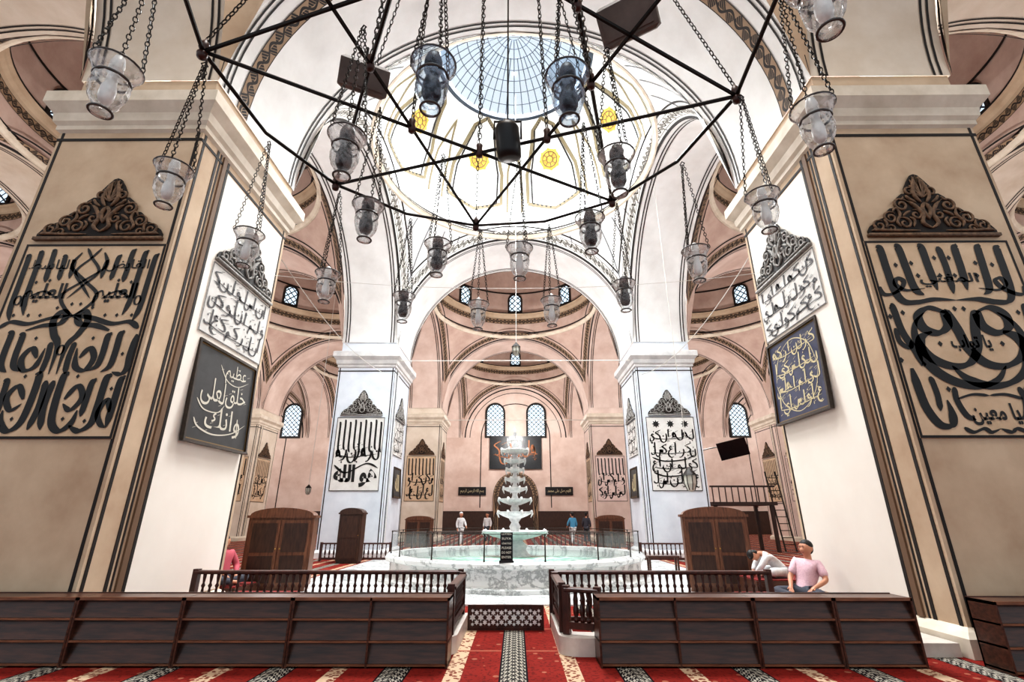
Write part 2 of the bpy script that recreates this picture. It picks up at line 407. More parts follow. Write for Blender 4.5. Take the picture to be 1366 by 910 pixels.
def calli_right(W,H):
    mb=MB()
    half=[([(.07,.965),(.095,.95),(.10,.84),(.11,.72),(.15,.66),(.24,.655),(.36,.67),(.5,.665)],.046),
          ([(.20,.97),(.225,.955),(.235,.85),(.25,.73),(.30,.695)],.046),
          ([(.36,.97),(.385,.955),(.39,.85),(.40,.72)],.046),
          ([(.02,.74),(.03,.70),(.09,.70),(.16,.73),(.19,.77),(.15,.785),(.13,.75),(.19,.72),(.32,.73)],.030),
          ([(.40,.60),(.30,.625),(.215,.585),(.225,.52),(.31,.495),(.385,.53),(.40,.60),(.44,.52),(.47,.42),(.55,.345),(.67,.33),(.79,.375),(.845,.46),(.82,.545),(.74,.60)],.056),
          ([(.27,.50),(.19,.47),(.165,.40),(.21,.315),(.32,.255),(.46,.235),(.59,.265),(.67,.33)],.058),
          ([(.05,.64),(.065,.62),(.08,.5),(.13,.40),(.14,.33)],.040),
          ([(.04,.52),(.045,.45),(.10,.42),(.12,.46)],.028),
          ([(.07,.32),(.075,.22),(.09,.13),(.14,.06),(.21,.055),(.235,.10),(.23,.17)],.046),
          ([(.30,.23),(.29,.17),(.32,.10),(.37,.08)],.032),
          ([(.28,.045),(.33,.025),(.4,.04),(.44,.025),(.5,.04)],.026),
          ([(.30,.175),(.40,.195),(.50,.19)],.022),
          ([(.17,.28),(.18,.20),(.17,.12)],.032)]
    scaled(mb,half,W,H,True,1.25)
    ribbon(mb,[(.5*W,.965*H),(.51*W,.85*H),(.5*W,.70*H)],.05*W)
    for x,y in ((.17,.86),(.30,.80),(.155,.34),(.28,.87),(.03,.58),(.2,.36),(.30,.44),(.26,.22),(.47,.62),(.45,.80),(.45,.9),(.02,.36),(.12,.6)):
        dia(mb,x*W,y*H,.020*W); dia(mb,(1-x)*W,y*H,.020*W)
    word(mb,'يا تواب',.37*W,.40*H,.26*W,.085*H,.03)
    word(mb,'يا معين',.35*W,.055*H,.30*W,.10*H,.03)
    word(mb,'المغني',.30*W,.735*H,.40*W,.08*H,.02)
    return mb
def calli_left(W,H):
    mb=MB()
    half=[([(.03,.93),(.05,.92),(.055,.78),(.06,.64),(.085,.57)],.034),([(.11,.95),(.13,.94),(.135,.80),(.14,.68),(.165,.60)],.034),
          ([(.20,.96),(.22,.95),(.225,.84),(.23,.78)],.034),([(.29,.93),(.31,.92),(.315,.84),(.32,.79)],.032),
          ([(.37,.90),(.385,.89),(.39,.80)],.028),
          ([(.42,.95),(.38,.87),(.5,.79),(.62,.71),(.56,.63),(.44,.57)],.022),
          ([(.45,.975),(.5,.92),(.58,.84),(.5,.76),(.42,.69)],.018),
          ([(.03,.53),(.1,.565),(.22,.555),(.36,.585),(.5,.60)],.038),
          ([(.22,.52),(.32,.545),(.43,.555),(.46,.60),(.42,.62),(.385,.57),(.42,.50),(.47,.44),(.475,.30)],.042),
          ([(.025,.50),(.035,.40),(.03,.33),(.06,.30),(.12,.31)],.036),
          ([(.11,.51),(.135,.50),(.135,.41),(.145,.34),(.195,.31)],.038),([(.19,.50),(.215,.49),(.215,.40),(.23,.34),(.29,.315)],.038),
          ([(.36,.38),(.31,.43),(.265,.38),(.30,.32),(.37,.34),(.395,.43)],.036),
          ([(.42,.46),(.43,.38),(.42,.30)],.034),
          ([(.02,.28),(.045,.27),(.05,.15),(.055,.05)],.040),([(.11,.29),(.14,.28),(.145,.15),(.155,.07),(.22,.035),(.29,.06)],.042),
          ([(.20,.27),(.225,.26),(.23,.16),(.235,.10)],.036),
          ([(.39,.30),(.42,.29),(.42,.16),(.40,.07),(.34,.035),(.28,.07),(.265,.13)],.042),
          ([(.475,.27),(.485,.15),(.46,.04)],.038),
          ([(.37,.18),(.31,.245),(.26,.19),(.31,.13),(.37,.16)],.034),([(.06,.12),(.095,.18),(.13,.12),(.10,.07),(.06,.05)],.030),
          ([(.16,.70),(.24,.73),(.32,.705)],.018)]
    scaled(mb,half,W,H,True,1.18)
    for x,t in ((.60,'العليم'),(.11,'العليم')): word(mb,t,x*W,.645*H,.29*W,.13*H,.03)
    word(mb,'القابض',.62*W,.84*H,.30*W,.07*H,.01); word(mb,'الباسط',.08*W,.84*H,.30*W,.07*H,.01)
    for x,y in ((.1,.60),(.2,.60),(.31,.48),(.47,.66),(.28,.60),(.38,.64),(.26,.79),(.17,.78),(.085,.40),(.09,.23),(.33,.29),(.20,.08),(.34,.09)):
        dia(mb,x*W,y*H,.015*W); dia(mb,(1-x)*W,y*H,.015*W)
    for x,y in ((.09,.68),(.91,.68),(.5,.42)): ribbon(mb,circ(x*W,y*H,.02*W,.024*H,6),.014*W,True)
    return mb
def calli_mid(W,H,style,seed):
    mb=MB()
    if style=='alifs':
        for k in range(9):
            x=.07+.86*k/8; y1=.94+(.02 if k%2 else -.01)
            ribbon(mb,[((x-.014)*W,y1*H),((x+.008)*W,(y1-.02)*H),((x+.01)*W,(y1-.16)*H),((x+.015)*W,(y1-.36)*H),((x+.05)*W,(y1-.42)*H)],.042*W)
        thuluth(mb,.05*W,.36*H,.9*W,.30*H,1,7,seed,.044*W,True,('nun','ha'))
        word(mb,'هو الله',.06*W,.05*H,.88*W,.30*H,.05)
        ribbon(mb,[(.05*W,.34*H),(.3*W,.24*H),(.7*W,.36*H),(.95*W,.30*H)],.05*W)
    elif style=='stars':
        for k in range(3):
            cx=(.2+.3*k)*W; cy=.9*H; r=.085*W
            vs=[(cx,cy,0)]+[(cx+r*(1 if j%2==0 else .55)*cos(PI*j/8),cy+r*(1 if j%2==0 else .55)*sin(PI*j/8),0) for j in range(16)]
            mb.add(vs,[(0,1+j,1+(j+1)%16) for j in range(16)])
        thuluth(mb,.04*W,.03*H,.92*W,.80*H,4,8,seed,.034*W)
        for y_ in (.44,.24): ribbon(mb,[(.06*W,y_*H),(.3*W,(y_-.05)*H),(.7*W,(y_-.03)*H),(.94*W,(y_+.04)*H)],.04*W)
    else:
        for k in range(8):
            x=.08+.84*k/7
            ribbon(mb,[((x-.014)*W,.94*H),((x+.008)*W,.92*H),((x+.01)*W,.76*H),((x+.02)*W,.60*H),((x+.05)*W,.57*H)],.042*W)
        thuluth(mb,.05*W,.04*H,.9*W,.58*H,2,7,seed,.048*W)
    return mb
def calli_fill(W,H,rows,cols,seed,pen):
    mb=MB(); thuluth(mb,.03*W,.03*H,.94*W,.94*H,rows,cols,seed,pen*W); return mb
def spiral(cx,cy,r,turns,a0,d=1,n=22):
    return [(cx+r*(1-.82*i/n)*cos(a0+d*turns*2*PI*i/n),cy+r*(1-.82*i/n)*sin(a0+d*turns*2*PI*i/n)) for i in range(n+1)]
def relief(mb,pts,w,z,n=3):
    P=cat_(pts,n); L=len(P)
    mb.tube([(p.x,p.y,z) for p in P],w,6,rad=[w*min(1,.35+3*i/L,.3+3*(L-1-i)/L) for i in range(L)])
CR_ME={}
def crest(parent,mtx,W,H,fm_,bm):
    """carved acanthus crest: backing silhouette + scrolled relief; local x centred"""
    key=(W,H)
    if key not in CR_ME:
        prof=[(-.5,0),(-.5,.05),(-.47,.13),(-.43,.17),(-.40,.22),(-.36,.25),(-.33,.24),(-.32,.34),(-.28,.41),(-.23,.42),(-.22,.50),(-.19,.60),(-.15,.66),(-.11,.66),(-.11,.76),(-.07,.88),(-.03,.98),(0,1.0)]
        poly=[(x*W,y*H) for x,y in prof]+[(-x*W,y*H) for x,y in reversed(prof[:-1])]
        b_=MB(); b_.prism(poly,.0,.03,'z')
        r=MB()
        for s in (-1,1):
            def sp(cx,cy,rad,t,a,d,w): relief(r,[(s*x*W,y*H) for x,y in [(q[0],cy+(q[1]-cy)*1.75) for q in spiral(cx,cy,rad,t,a,d)]],w*W,.04,1)
            def leaf(pts,w): relief(r,[(s*x*W,y*H) for x,y in pts],w*W,.045,4)
            sp(.405,.12,.055,1.4,2.2,-1,.009); sp(.30,.25,.060,1.5,2.4,-1,.010); sp(.185,.46,.066,1.5,2.6,-1,.011)
            sp(.20,.16,.06,1.3,.5,1,.010); sp(.085,.69,.045,1.3,2.9,-1,.010); sp(.315,.075,.035,1.2,0,1,.008); sp(.09,.30,.05,1.3,1.2,1,.010)
            leaf([(.0,.08),(.06,.16),(.04,.30),(.09,.46),(.13,.52)],.016); leaf([(.02,.5),(.06,.62),(.045,.78),(.015,.94)],.016)
            leaf([(.48,.04),(.42,.05),(.30,.04),(.1,.04)],.012); leaf([(.24,.42),(.22,.3),(.26,.18),(.24,.1)],.012)
            leaf([(.36,.22),(.345,.15),(.36,.08)],.010); leaf([(.13,.36),(.17,.32),(.2,.27)],.011); leaf([(.0,.5),(.03,.38),(.0,.22)],.016)
            leaf([(.13,.62),(.11,.56),(.06,.5)],.012); leaf([(.14,.1),(.12,.2),(.15,.26)],.010); leaf([(.27,.34),(.25,.4),(.22,.38)],.009)
            leaf([(.45,.14),(.44,.08),(.47,.05)],.008); leaf([(.15,.6),(.17,.55),(.2,.56)],.008)
            for k in range(5):
                a=PI/2-k*.34; leaf([(.0,.58),(.05*cos(a),.60+.2*sin(a)),(.085*cos(a),.61+.36*sin(a))],.009)
        r.box(-.51*W,.51*W,-.05*H,-.005,0,.06)
        CR_ME[key]=(b_,r)
    b_,r=CR_ME[key]
    o=b_.build('crest_back',bm,parent); o.matrix_local=mtx
    o=r.build('crest',fm_,parent,True); o.matrix_local=mtx
def fm(origin,right):
    right=Vector(right); up=Vector((0,0,1)); n=right.cross(up)
    m4=Matrix.Identity(4)
    for i in range(3): m4[i][0]=right[i]; m4[i][1]=up[i]; m4[i][2]=n[i]; m4[i][3]=origin[i]
    return m4
def flat(parent,name,mb,material,mtx,dz=0,smooth=False):
    o=mb.build(name,material,parent,smooth); o.matrix_local=mtx@Matrix.Translation((0,0,dz)); return o

# ------------------------------------------------------------ architecture constants
A=5.25; PW=2.45; PX=A*2+PW; HS=5.3; PD=3.1
ZS=8.8; RS=A*sqrt(2); ZR=ZS+A
ROWY=[1.1,14.8,28.5,42.2]; PROW=[7.95,21.65,35.35]; PCOL=[-19.425,-6.475,6.475,19.425]
WALLY=47.5; WX=31.15; DC=15.3

fl=MB(); fl.box(-31.4,31.4,-6,48,-.2,0); tag(fl.build('floor',M['carpet']),kind='structure')
fm2=MB(); fm2.box(-5.2,5.2,9.7,20.0,0,.03); tag(fm2.build('floor_marble',M['marble']),kind='structure')
w_=MB(); w_.box(-WX-.3,WX+.3,WALLY,WALLY+.4,0,15); wb=w_.build('wall_back',M['pink']); tag(wb,kind='structure')
for s,nm in ((-1,'wall_left'),(1,'wall_right')):
    w_=MB(); w_.box(s*WX,s*(WX+.4),8,WALLY,0,15); tag(w_.build(nm,M['pink']),kind='structure')

# ------------------------------------------------------------ bays
def pendentive(n=16):
    mb=MB(); N_=n*8; K=8; vs=[]
    for k in range(K+1):
        for i in range(N_):
            a=2*PI*i/N_
            rm=A/max(abs(cos(a)),abs(sin(a))); r=A+(rm-A)*k/K
            vs.append((r*cos(a),r*sin(a)*HS/A,ZS+sqrt(max(0,RS*RS-r*r))))
    fs=[(k*N_+i,k*N_+(i+1)%N_,(k+1)*N_+(i+1)%N_,(k+1)*N_+i) for k in range(K) for i in range(N_)]
    mb.add(vs,fs); return mb
def sphere_band(mb,d1,d2,off,side):
    K=56; rows=[]
    for i in range(K+1):
        t=i/K; pr=[]
        for d in (d1,d2):
            c=A-d; rho=sqrt(RS*RS-c*c); lim=A-d
            th0=math.acos(min(1,lim/rho)); th=th0+(PI-2*th0)*t
            x=rho*cos(th); z=rho*sin(th); p=Vector((x,c,z)); p*= (1-off/RS)
            pr.append((p,rho*th))
        rows.append(pr)
    vs=[];fs=[];uv=[]
    for i,pr in enumerate(rows):
        for p,_ in pr:
            x,y,z=p
            q=((x,y),(-x,-y),(y,-x),(-y,x))[side]
            vs.append((q[0],q[1]*HS/A,ZS+z))
        if i<K:
            fs.append((2*i,2*i+1,2*i+3,2*i+2)); u0,u1=pr[0][1],rows[i+1][0][1]
            uv.append(((u0,0),(u0,1),(u1,1),(u1,0)))
    mb.add(vs,fs,uv)
def ringprof(prof):
    mb=MB(); n=64; vs=[]
    for r,z in prof:
        for k in range(n): a=2*PI*k/n; vs.append((r*cos(a),r*sin(a)*HS/A,z))
    fs=[(i*n+k,i*n+(k+1)%n,(i+1)*n+(k+1)%n,(i+1)*n+k) for i in range(len(prof)-1) for k in range(n)]
    mb.add(vs,fs); return mb
def bandring(r0,z0,r1,z1):
    mb=MB(); n=96; vs=[];uv=[];fs=[]
    for k in range(n+1):
        a=2*PI*k/n; vs+=[(r0*cos(a),r0*sin(a)*HS/A,z0),(r1*cos(a),r1*sin(a)*HS/A,z1)]
    for k in range(n):
        u0=k/n*2*PI*r0;u1=(k+1)/n*2*PI*r0
        fs.append((2*k,2*k+2,2*k+3,2*k+1)); uv.append(((u0,0),(u1,0),(u1,1),(u0,1)))
    mb.add(vs,fs,uv); return mb
bands=MB(); lines=MB()
for s_ in range(4):
    sphere_band(bands,.12,.36,.02,s_); sphere_band(lines,.0,.07,.025,s_); sphere_band(lines,.46,.51,.02,s_)
band_me=bands.mesh('arch_ornament',M['orn'],True); line_me=lines.mesh('arch_lines',M['line'])
bandw_me=bands.mesh('arch_ornament',M['ornlight'],True)
pend=pendentive()
def bay_mesh(material,tall):
    mb=MB(); mb.v=list(pend.v); mb.f=list(pend.f); mb.uv=list(pend.uv)
    if tall:
        prof=[(A,ZR),(A,17.9)]
        for k in range(1,13):
            a=k/12*PI/2; prof.append((A*cos(a)+.001,17.9+3.6*sin(a)))
    else:
        prof=[(A,ZR),(A,DC)]
        e=math.acos(3.14/A)
        for k in range(1,15):
            a=k/14*e; prof.append((A*cos(a),DC+A*sin(a)))
    q=ringprof(prof); mb.add(q.v,q.f); return mb.mesh('ceiling',material,True)
cornice_me=ringprof([(A,15.62),(A-.12,15.66),(A-.2,15.8),(A-.22,15.9),(A-.3,15.95),(A-.3,16.03),(A,16.06)]).mesh('drum_cornice',M['tan'])
ring_me=ringprof([(A,ZR-.02),(A-.08,ZR),(A-.14,ZR+.08),(A-.2,ZR+.12),(A-.2,ZR+.2),(A,ZR+.24)]).mesh('ring_cornice',M['stone'])
ringband_me=bandring(A-.02,15.2,A-.03,15.6).mesh('drum_ornament',M['orn'],True)
ringline_me=bandring(A-.03,14.4,A-.03,14.5).mesh('drum_line',M['line'],True)
ringline2_me=bandring(A-.31,15.95,A-.31,16.03).mesh('drum_line',M['line'],True)
ringline3_me=bandring(A-.04,17.7,A-.04,17.82).mesh('drum_line',M['line'],True)
ringlinec_me=bandring(A-.21,ZR+.13,A-.21,ZR+.18).mesh('drum_line',M['line'],True)
def arched_window(W,H):
    n=14; r=W/2; pts=[(-r,0),(r,0)]+[(r*cos(PI*k/n),H-r+r*sin(PI*k/n)) for k in range(n+1)]
    pane=MB(); pane.add([(x,y,.02) for x,y in pts],[tuple(range(len(pts)))],[[(x,y) for x,y in pts]])
    fr=MB(); t=.09*W+.05
    op=[(-r-t,-t),(r+t,-t)]+[((r+t)*cos(PI*k/n),H-r+(r+t)*sin(PI*k/n)) for k in range(n+1)]
    vs=[(x,y,.0) for x,y in op]+[(x,y,.1) for x,y in op]+[(x,y,.1) for x,y in pts]+[(x,y,.0) for x,y in pts]
    L=len(pts);fs=[]
    for ring in range(3):
        for k in range(L):
            j=(k+1)%L; fs.append((ring*L+k,ring*L+j,(ring+1)*L+j,(ring+1)*L+k))
    fr.add(vs,fs); return fr,pane
fw,pw=arched_window(.85,1.35)
dwf=fw.mesh('window_frame',M['line']); dwp=pw.mesh('window_pane',M['lattice'])
BM={'pink':bay_mesh(M['pinkdome'],True),'tan':bay_mesh(M['tan'],True),'white':bay_mesh(M['white'],False)}
for r,cy in enumerate(ROWY):
    for c in range(-2,3):
        if r==0 and abs(c)>1: continue
        center=(r==1 and c==0)
        kind='white' if center else ('tan' if r==0 else 'pink')
        o=inst(BM[kind],'ceiling',None,(c*PX,cy,0)); tag(o,kind='structure')
        inst(bandw_me if center else band_me,'arch_ornament',o); inst(line_me,'arch_lines',o)
        inst(ring_me,'ring_cornice',o); inst(ringline_me,'drum_line',o)
        if center: cbay=o; inst(ringlinec_me,'drum_line',o); continue
        inst(cornice_me,'drum_cornice',o); inst(ringband_me,'drum_ornament',o); inst(ringline2_me,'drum_line',o); inst(ringline3_me,'drum_line',o)
        if r>0 or c!=0:
            for k in range(8):
                a=k*PI/4+PI/2
                d=Vector((cos(a),sin(a)*HS/A,0)); mt=fm(Vector((d.x*(A-.03),d.y*(A-.03),16.25)),(sin(a),-cos(a),0))
                wf=inst(dwf,'drum_window',o); wf.matrix_local=mt
                inst(dwp,'window_pane',wf)
def strip(mb,rx,y0,y1,off,K=48):
    vs=[];fs=[];uv=[]
    for i in range(K+1):
        a=PI*i/K; x=(rx-off)*cos(a); z=ZS+(A-off)*sin(a)
        vs+=[(x,y0,z),(x,y1,z)]
    for i in range(K):
        fs.append((2*i,2*i+2,2*i+3,2*i+1)); u0=i/K*PI*rx;u1=(i+1)/K*PI*rx
        uv.append(((u0,0),(u1,0),(u1,1),(u0,1)))
    mb.add(vs,fs,uv)
def arch_set(rx,h):
    a=MB(); strip(a,rx,-h,h,0)
    l=MB()
    for y in (.14,.26):
        for s in (-1,1): strip(l,rx,s*(h-y-.045),s*(h-y),.012)
    b_=MB(); strip(b_,rx,-h+.58,-h+.94,.012)
    return a,l,b_
ta,tl,tb=arch_set(A,PD/2); la,ll,lb=arch_set(HS,PW/2)
TM={k:ta.mesh('arch',M[k],True) for k in ('white','cream','pink')}; LM={k:la.mesh('arch',M[k],True) for k in ('white','cream','pink')}
tlm=tl.mesh('arch_line',M['line'],True); tbm=tb.mesh('arch_ornament',M['orn'],True); llm=ll.mesh('arch_line',M['line'],True)
for i,y in enumerate(PROW):
    for c in range(-2,3):
        k='white' if (i<2 and c==0) else ('cream' if i==0 else 'pink')
        o=inst(TM[k],'arch',None,(c*PX,y,0)); tag(o,kind='structure'); inst(tlm,'arch_line',o)
        if i==0: inst(tbm,'arch_ornament',o)
for x in PCOL:
    for r,y in enumerate(ROWY):
        if r==0 and abs(x)>10: continue
        k='white' if (r==1 and abs(x)<10) else ('cream' if r<2 else 'pink')
        o=inst(LM[k],'arch',None,(x,y,0),(0,0,PI/2)); tag(o,kind='structure'); inst(llm,'arch_line',o)

# centre dome: skylight, medallions, painted kites
cen=thing('dome_skylight','round ribbed glass skylight in the crown of the white central dome','skylight',(0,14.8,0))
r0=3.14; z0=DC+sqrt(A*A-r0*r0)
sk=MB(); sk.cap=False; sk.lathe([(r0+.14,z0-.12),(r0-.06,z0-.14),(r0-.08,z0+.10),(r0+.14,z0+.12)],64,sy=HS/A); sk.build('rim',M['winlead'],cen)
ribs=MB(); rise=1.5; Rc=(r0*r0+rise*rise)/(2*rise)
def capz(r): return z0+sqrt(max(0,Rc*Rc-r*r))-(Rc-rise)
for k in range(48):
    a=2*PI*k/48; ribs.tube([(r*cos(a),r*sin(a),capz(r)) for r in [r0-.02,2.5,1.8,1.1,.35 if k%2==0 else 1.1]][: (5 if k%2==0 else 4)],.020,4)
ribs.build('radial_rib',M['winlead'],cen)
hr=MB()
for r in (.35,.75,1.15,1.6,2.0,2.4,2.8):
    hr.tube([(r*cos(2*PI*k/48),r*sin(2*PI*k/48),capz(r)) for k in range(48)],.018,4,closed=True)
hr.build('ring_rib',M['winlead'],cen)
pn=MB(); pn.cap=False; pn.lathe([(r,capz(r)+.02) for r in (r0,2.6,2.0,1.4,.8,.3,.01)],48); pn.build('pane',M['pane'],cen,True)
def sph(az,el,off=.04):
    rr=A-off; return Vector((rr*cos(el)*sin(az),rr*cos(el)*cos(az)*HS/A,DC+rr*sin(el)))
def sline(mb,pts,w):
    P=[]
    for i in range(len(pts)-1):
        for k in range(6):
            t=k/6; P.append((pts[i][0]*(1-t)+pts[i+1][0]*t,pts[i][1]*(1-t)+pts[i+1][1]*t))
    P.append(pts[-1]); Q=[sph(*p) for p in P]; vs=[];fs=[]
    for i,q in enumerate(Q):
        t=(Q[min(i+1,len(Q)-1)]-Q[max(i-1,0)]).normalized(); nn=(q-Vector((0,0,DC))).normalized(); s_=t.cross(nn)*w/2
        vs+=[q+s_,q-s_]
    for i in range(len(Q)-1): fs.append((2*i,2*i+1,2*i+3,2*i+2))
    mb.add(vs,fs)
kt=MB(); kd=MB()
for k in range(8):
    c=R(22.5+45*k); w=R(15)
    for mb_,q,ww in ((kt,1.0,.17),(kd,.84,.08)):
        P=[(c-w*q,R(8)),(c-w*q,R(24)),(c-w*.55*q,R(46)),(c,R(51)),(c+w*.55*q,R(46)),(c+w*q,R(24)),(c+w*q,R(8)),(c,R(3)),(c-w*q,R(8))]
        sline(mb_,P,ww)
    b0=c+R(22.5); sline(kt,[(b0-R(4),R(3)),(b0-R(4),R(26)),(b0,R(44)),(b0+R(4),R(26)),(b0+R(4),R(3))],.10)
    m_=MB(); cc=sph(c,R(30),.06); nn=(Vector((0,0,DC))-cc).normalized(); ax=nn.cross(Vector((0,0,1))).normalized(); ay=nn.cross(ax)
    vs=[cc]
    for j in range(32):
        a=2*PI*j/32; r_=.48*(1 if j%4 else 1.15) ; vs.append(cc+ax*r_*cos(a)+ay*r_*sin(a))
    m_.add(vs,[(0,1+j,1+(j+1)%32) for j in range(32)]); med=m_.build('medallion',M['med'],cbay)
    dd=MB()
    for r_,n_ in ((.36,24),(.16,16)):
        dd.tube([cc+nn*.01+(ax*cos(2*PI*j/n_)+ay*sin(2*PI*j/n_))*r_ for j in range(n_)],.018,4,closed=True)
    for j in range(8):
        a=2*PI*j/8; dd.tube([cc+nn*.01+(ax*cos(a)+ay*sin(a))*.16,cc+nn*.01+(ax*cos(a)+ay*sin(a))*.36],.018,4)
    dd.build('rosette',M['brownline'],med)
kt.build('painted_kite',M['goldline'],cbay); kd.build('painted_inner_line',M['line'],cbay)
fan=MB()
for q in range(4):
    for dphi in (-24,-16,-8,0,8,16,24):
        a=R(45+90*q+dphi); rm=A/max(abs(cos(a)),abs(sin(a))); r1=A+.12; r2=A+(rm-A)*.86
        if r2<=r1+.2: continue
        P=[]
        for i in range(9):
            r=r1+(r2-r1)*i/8; p=Vector((r*cos(a),r*sin(a),sqrt(max(0,RS*RS-r*r))))*(1-.02/RS); P.append(Vector((p.x,p.y*HS/A,ZS+p.z)))
        vs=[];fs=[]
        tn=Vector((-sin(a),cos(a),0))
        for p in P: vs+=[p+tn*.028,p-tn*.028]
        for i in range(8): fs.append((2*i,2*i+1,2*i+3,2*i+2))
        fan.add(vs,fs)
fan.build('painted_fan',M['greyline'],cbay)

# ------------------------------------------------------------ pillars
Z0,Z1=2.47,5.44
def pillar(x,y,label,shaftm,stonem,style):
    near=style=='near'
    t=thing('pillar',label,'pillar',(x,y,0),0)
    hx,hy=PW/2,PD/2
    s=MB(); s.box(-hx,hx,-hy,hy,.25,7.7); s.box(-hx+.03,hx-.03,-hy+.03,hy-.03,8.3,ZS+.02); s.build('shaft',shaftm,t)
    c=MB(); c.rectprof(-hx,hx,-hy,hy,[(0,7.62),(.05,7.66),(.05,7.74),(.10,7.8),(.12,7.95),(.2,8.05),(.24,8.1),(.24,8.32),(.16,8.36),(.0,8.4)]); c.build('capital',stonem,t)
    p=MB(); p.rectprof(-hx,hx,-hy,hy,[(.12,0),(.12,.2),(.06,.26),(0,.3)]); p.build('plinth',stonem,t)
    ln=MB(); e=.008
    for fx in (-1,1): ln.box(fx*(hx-.05),fx*(hx-.09),-hy-e,-hy,.3,7.62)
    for yy,ww in ((-hy+.05,.05),(-hy+.42,.055),(-hy+.52,.03),(-hy+.74,.055),(hy-.12,.035)):
        for sx in (-1,1): ln.box(sx*hx,sx*(hx+e),yy,yy+ww,.3,7.62)
    ln.box(-hx,hx,-hy-e*1.5,-hy,7.45,7.5)
    for sx in (-1,1): ln.box(sx*hx,sx*(hx+e*1.5),-hy,hy,7.45,7.5)
    ln.build('painted_line',M['line'],t)
    st=MB()
    for sx in (-1,1): st.box(sx*hx,sx*(hx+.03),-hy+.60,-hy+.70,.3,7.62)
    st.build('corner_strip',M['brownline'] if near else stonem,t)
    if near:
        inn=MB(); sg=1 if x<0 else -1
        inn.box(sg*hx,sg*(hx+.006),-hy+.80,hy-.14,.32,7.42); inn.build('lit_inner_face',M['inner'],t)  # thin paler sheet, paints in the light on the aisle side
    return t
def panel(t,mtx,W,H,pm,calli,lm,rim=.035,name='calligraphy_panel'):
    b_=MB(); b_.box(-W/2,W/2,0,H,0,.012); p=flat(t,name,b_,pm,mtx)
    e=MB(); outline(e,-W/2,0,W/2,H,rim,.016); e.build('border',M['line'] if lm is M['ink'] else lm,p)
    calli.v=[(v[0]-W/2,v[1],v[2]+.02) for v in calli.v]
    calli.build('lettering',lm,p)
    return p
names={(-6.475,0):'big tan pillar on the left with tall black mirrored calligraphy under a carved crest',
(6.475,0):'big tan pillar on the right with interlocked round black calligraphy under a carved crest',
(-6.475,1):'pale pillar left of the fountain with a panel of tall black strokes facing front',
(6.475,1):'pale pillar right of the fountain with three stars above its front calligraphy',
(-6.475,2):'distant cream pillar left of the fountain top with a black calligraphy panel',
(6.475,2):'distant pinkish pillar right of the fountain top with a black calligraphy panel',
(-19.425,0):'outer aisle pillar hidden behind the big left pillar',(19.425,0):'outer aisle pillar hidden behind the big right pillar',
(-19.425,1):'outer aisle pillar seen between the left pillars, nearer of two',(19.425,1):'outer aisle pillar seen between the right pillars, nearer of two',
(-19.425,2):'outer aisle pillar seen between the left pillars, farther of two',(19.425,2):'outer aisle pillar seen between the right pillars, farther of two'}
for j,y in enumerate(PROW):
    for x in PCOL:
        inner=abs(x)<10; left=x<0
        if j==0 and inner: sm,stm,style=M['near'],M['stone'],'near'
        elif j==1 and inner: sm,stm,style=M['cool'],M['coolstone'],'mid'
        else: sm,stm,style=M['pink'] if not left else M['cream'],M['stone'],'far'
        t=pillar(x,y,names[(x,j)],sm,stm,style)
        hy=PD/2;hx=PW/2; sg=1 if left else -1
        W=2.0;H=Z1-Z0; ox=0
        if style=='near': W=2.16; ox=sg*.07
        F=fm(Vector((ox,-hy-.004,Z0)),(1,0,0)); FC=fm(Vector((ox,-hy-.004,Z1+.12)),(1,0,0))
        I0=lambda z,yc=.43: fm(Vector((sg*(hx+.01),yc,z)),(0,sg,0))
        sd=int(abs(x))+j*7+(3 if left else 0)
        if style=='near':
            panel(t,F,W,H,M['panel'],calli_left(W,H) if left else calli_right(W,H),M['ink'])
            crest(t,FC,1.95,1.1,M['crest'],M['crestback'])
            lo=4.42 if left else 4.86; hi=5.70 if left else 5.94
            panel(t,I0(lo),2.02,hi-lo,M['panelwhite'],calli_fill(2.02,hi-lo,3,9,sd,.024),M['inkgrey'],.015)
            crest(t,I0(hi+.1),1.95,1.1,M['crestgrey'],M['crestgreyback'])
        elif style=='mid':
            panel(t,F,W,H,M['panelwhite'],calli_mid(W,H,'alifs' if left else 'stars',sd),M['ink'],.025)
            crest(t,FC,1.75,1.05,M['crestgrey'],M['crestback'])
            panel(t,I0(4.0,.1),1.7,1.5,M['panelwhite'],calli_fill(1.7,1.5,3,6,sd+1,.036),M['ink'],.02)
            crest(t,I0(5.6,.1),1.75,1.05,M['crestgrey'],M['crestback'])
        else:
            panel(t,F,W,H,M['panelpink'] if not left else M['panel'],calli_mid(W,H,'mix',sd),M['ink'],.03)
            crest(t,FC,1.75,1.05,M['crest'],M['crestback'])
            panel(t,I0(Z0,.1),1.9,H,M['panel'],calli_mid(1.9,H,'mix',sd+5),M['ink'],.03)
            crest(t,I0(Z1+.12,.1),1.75,1.05,M['crest'],M['crestback'])
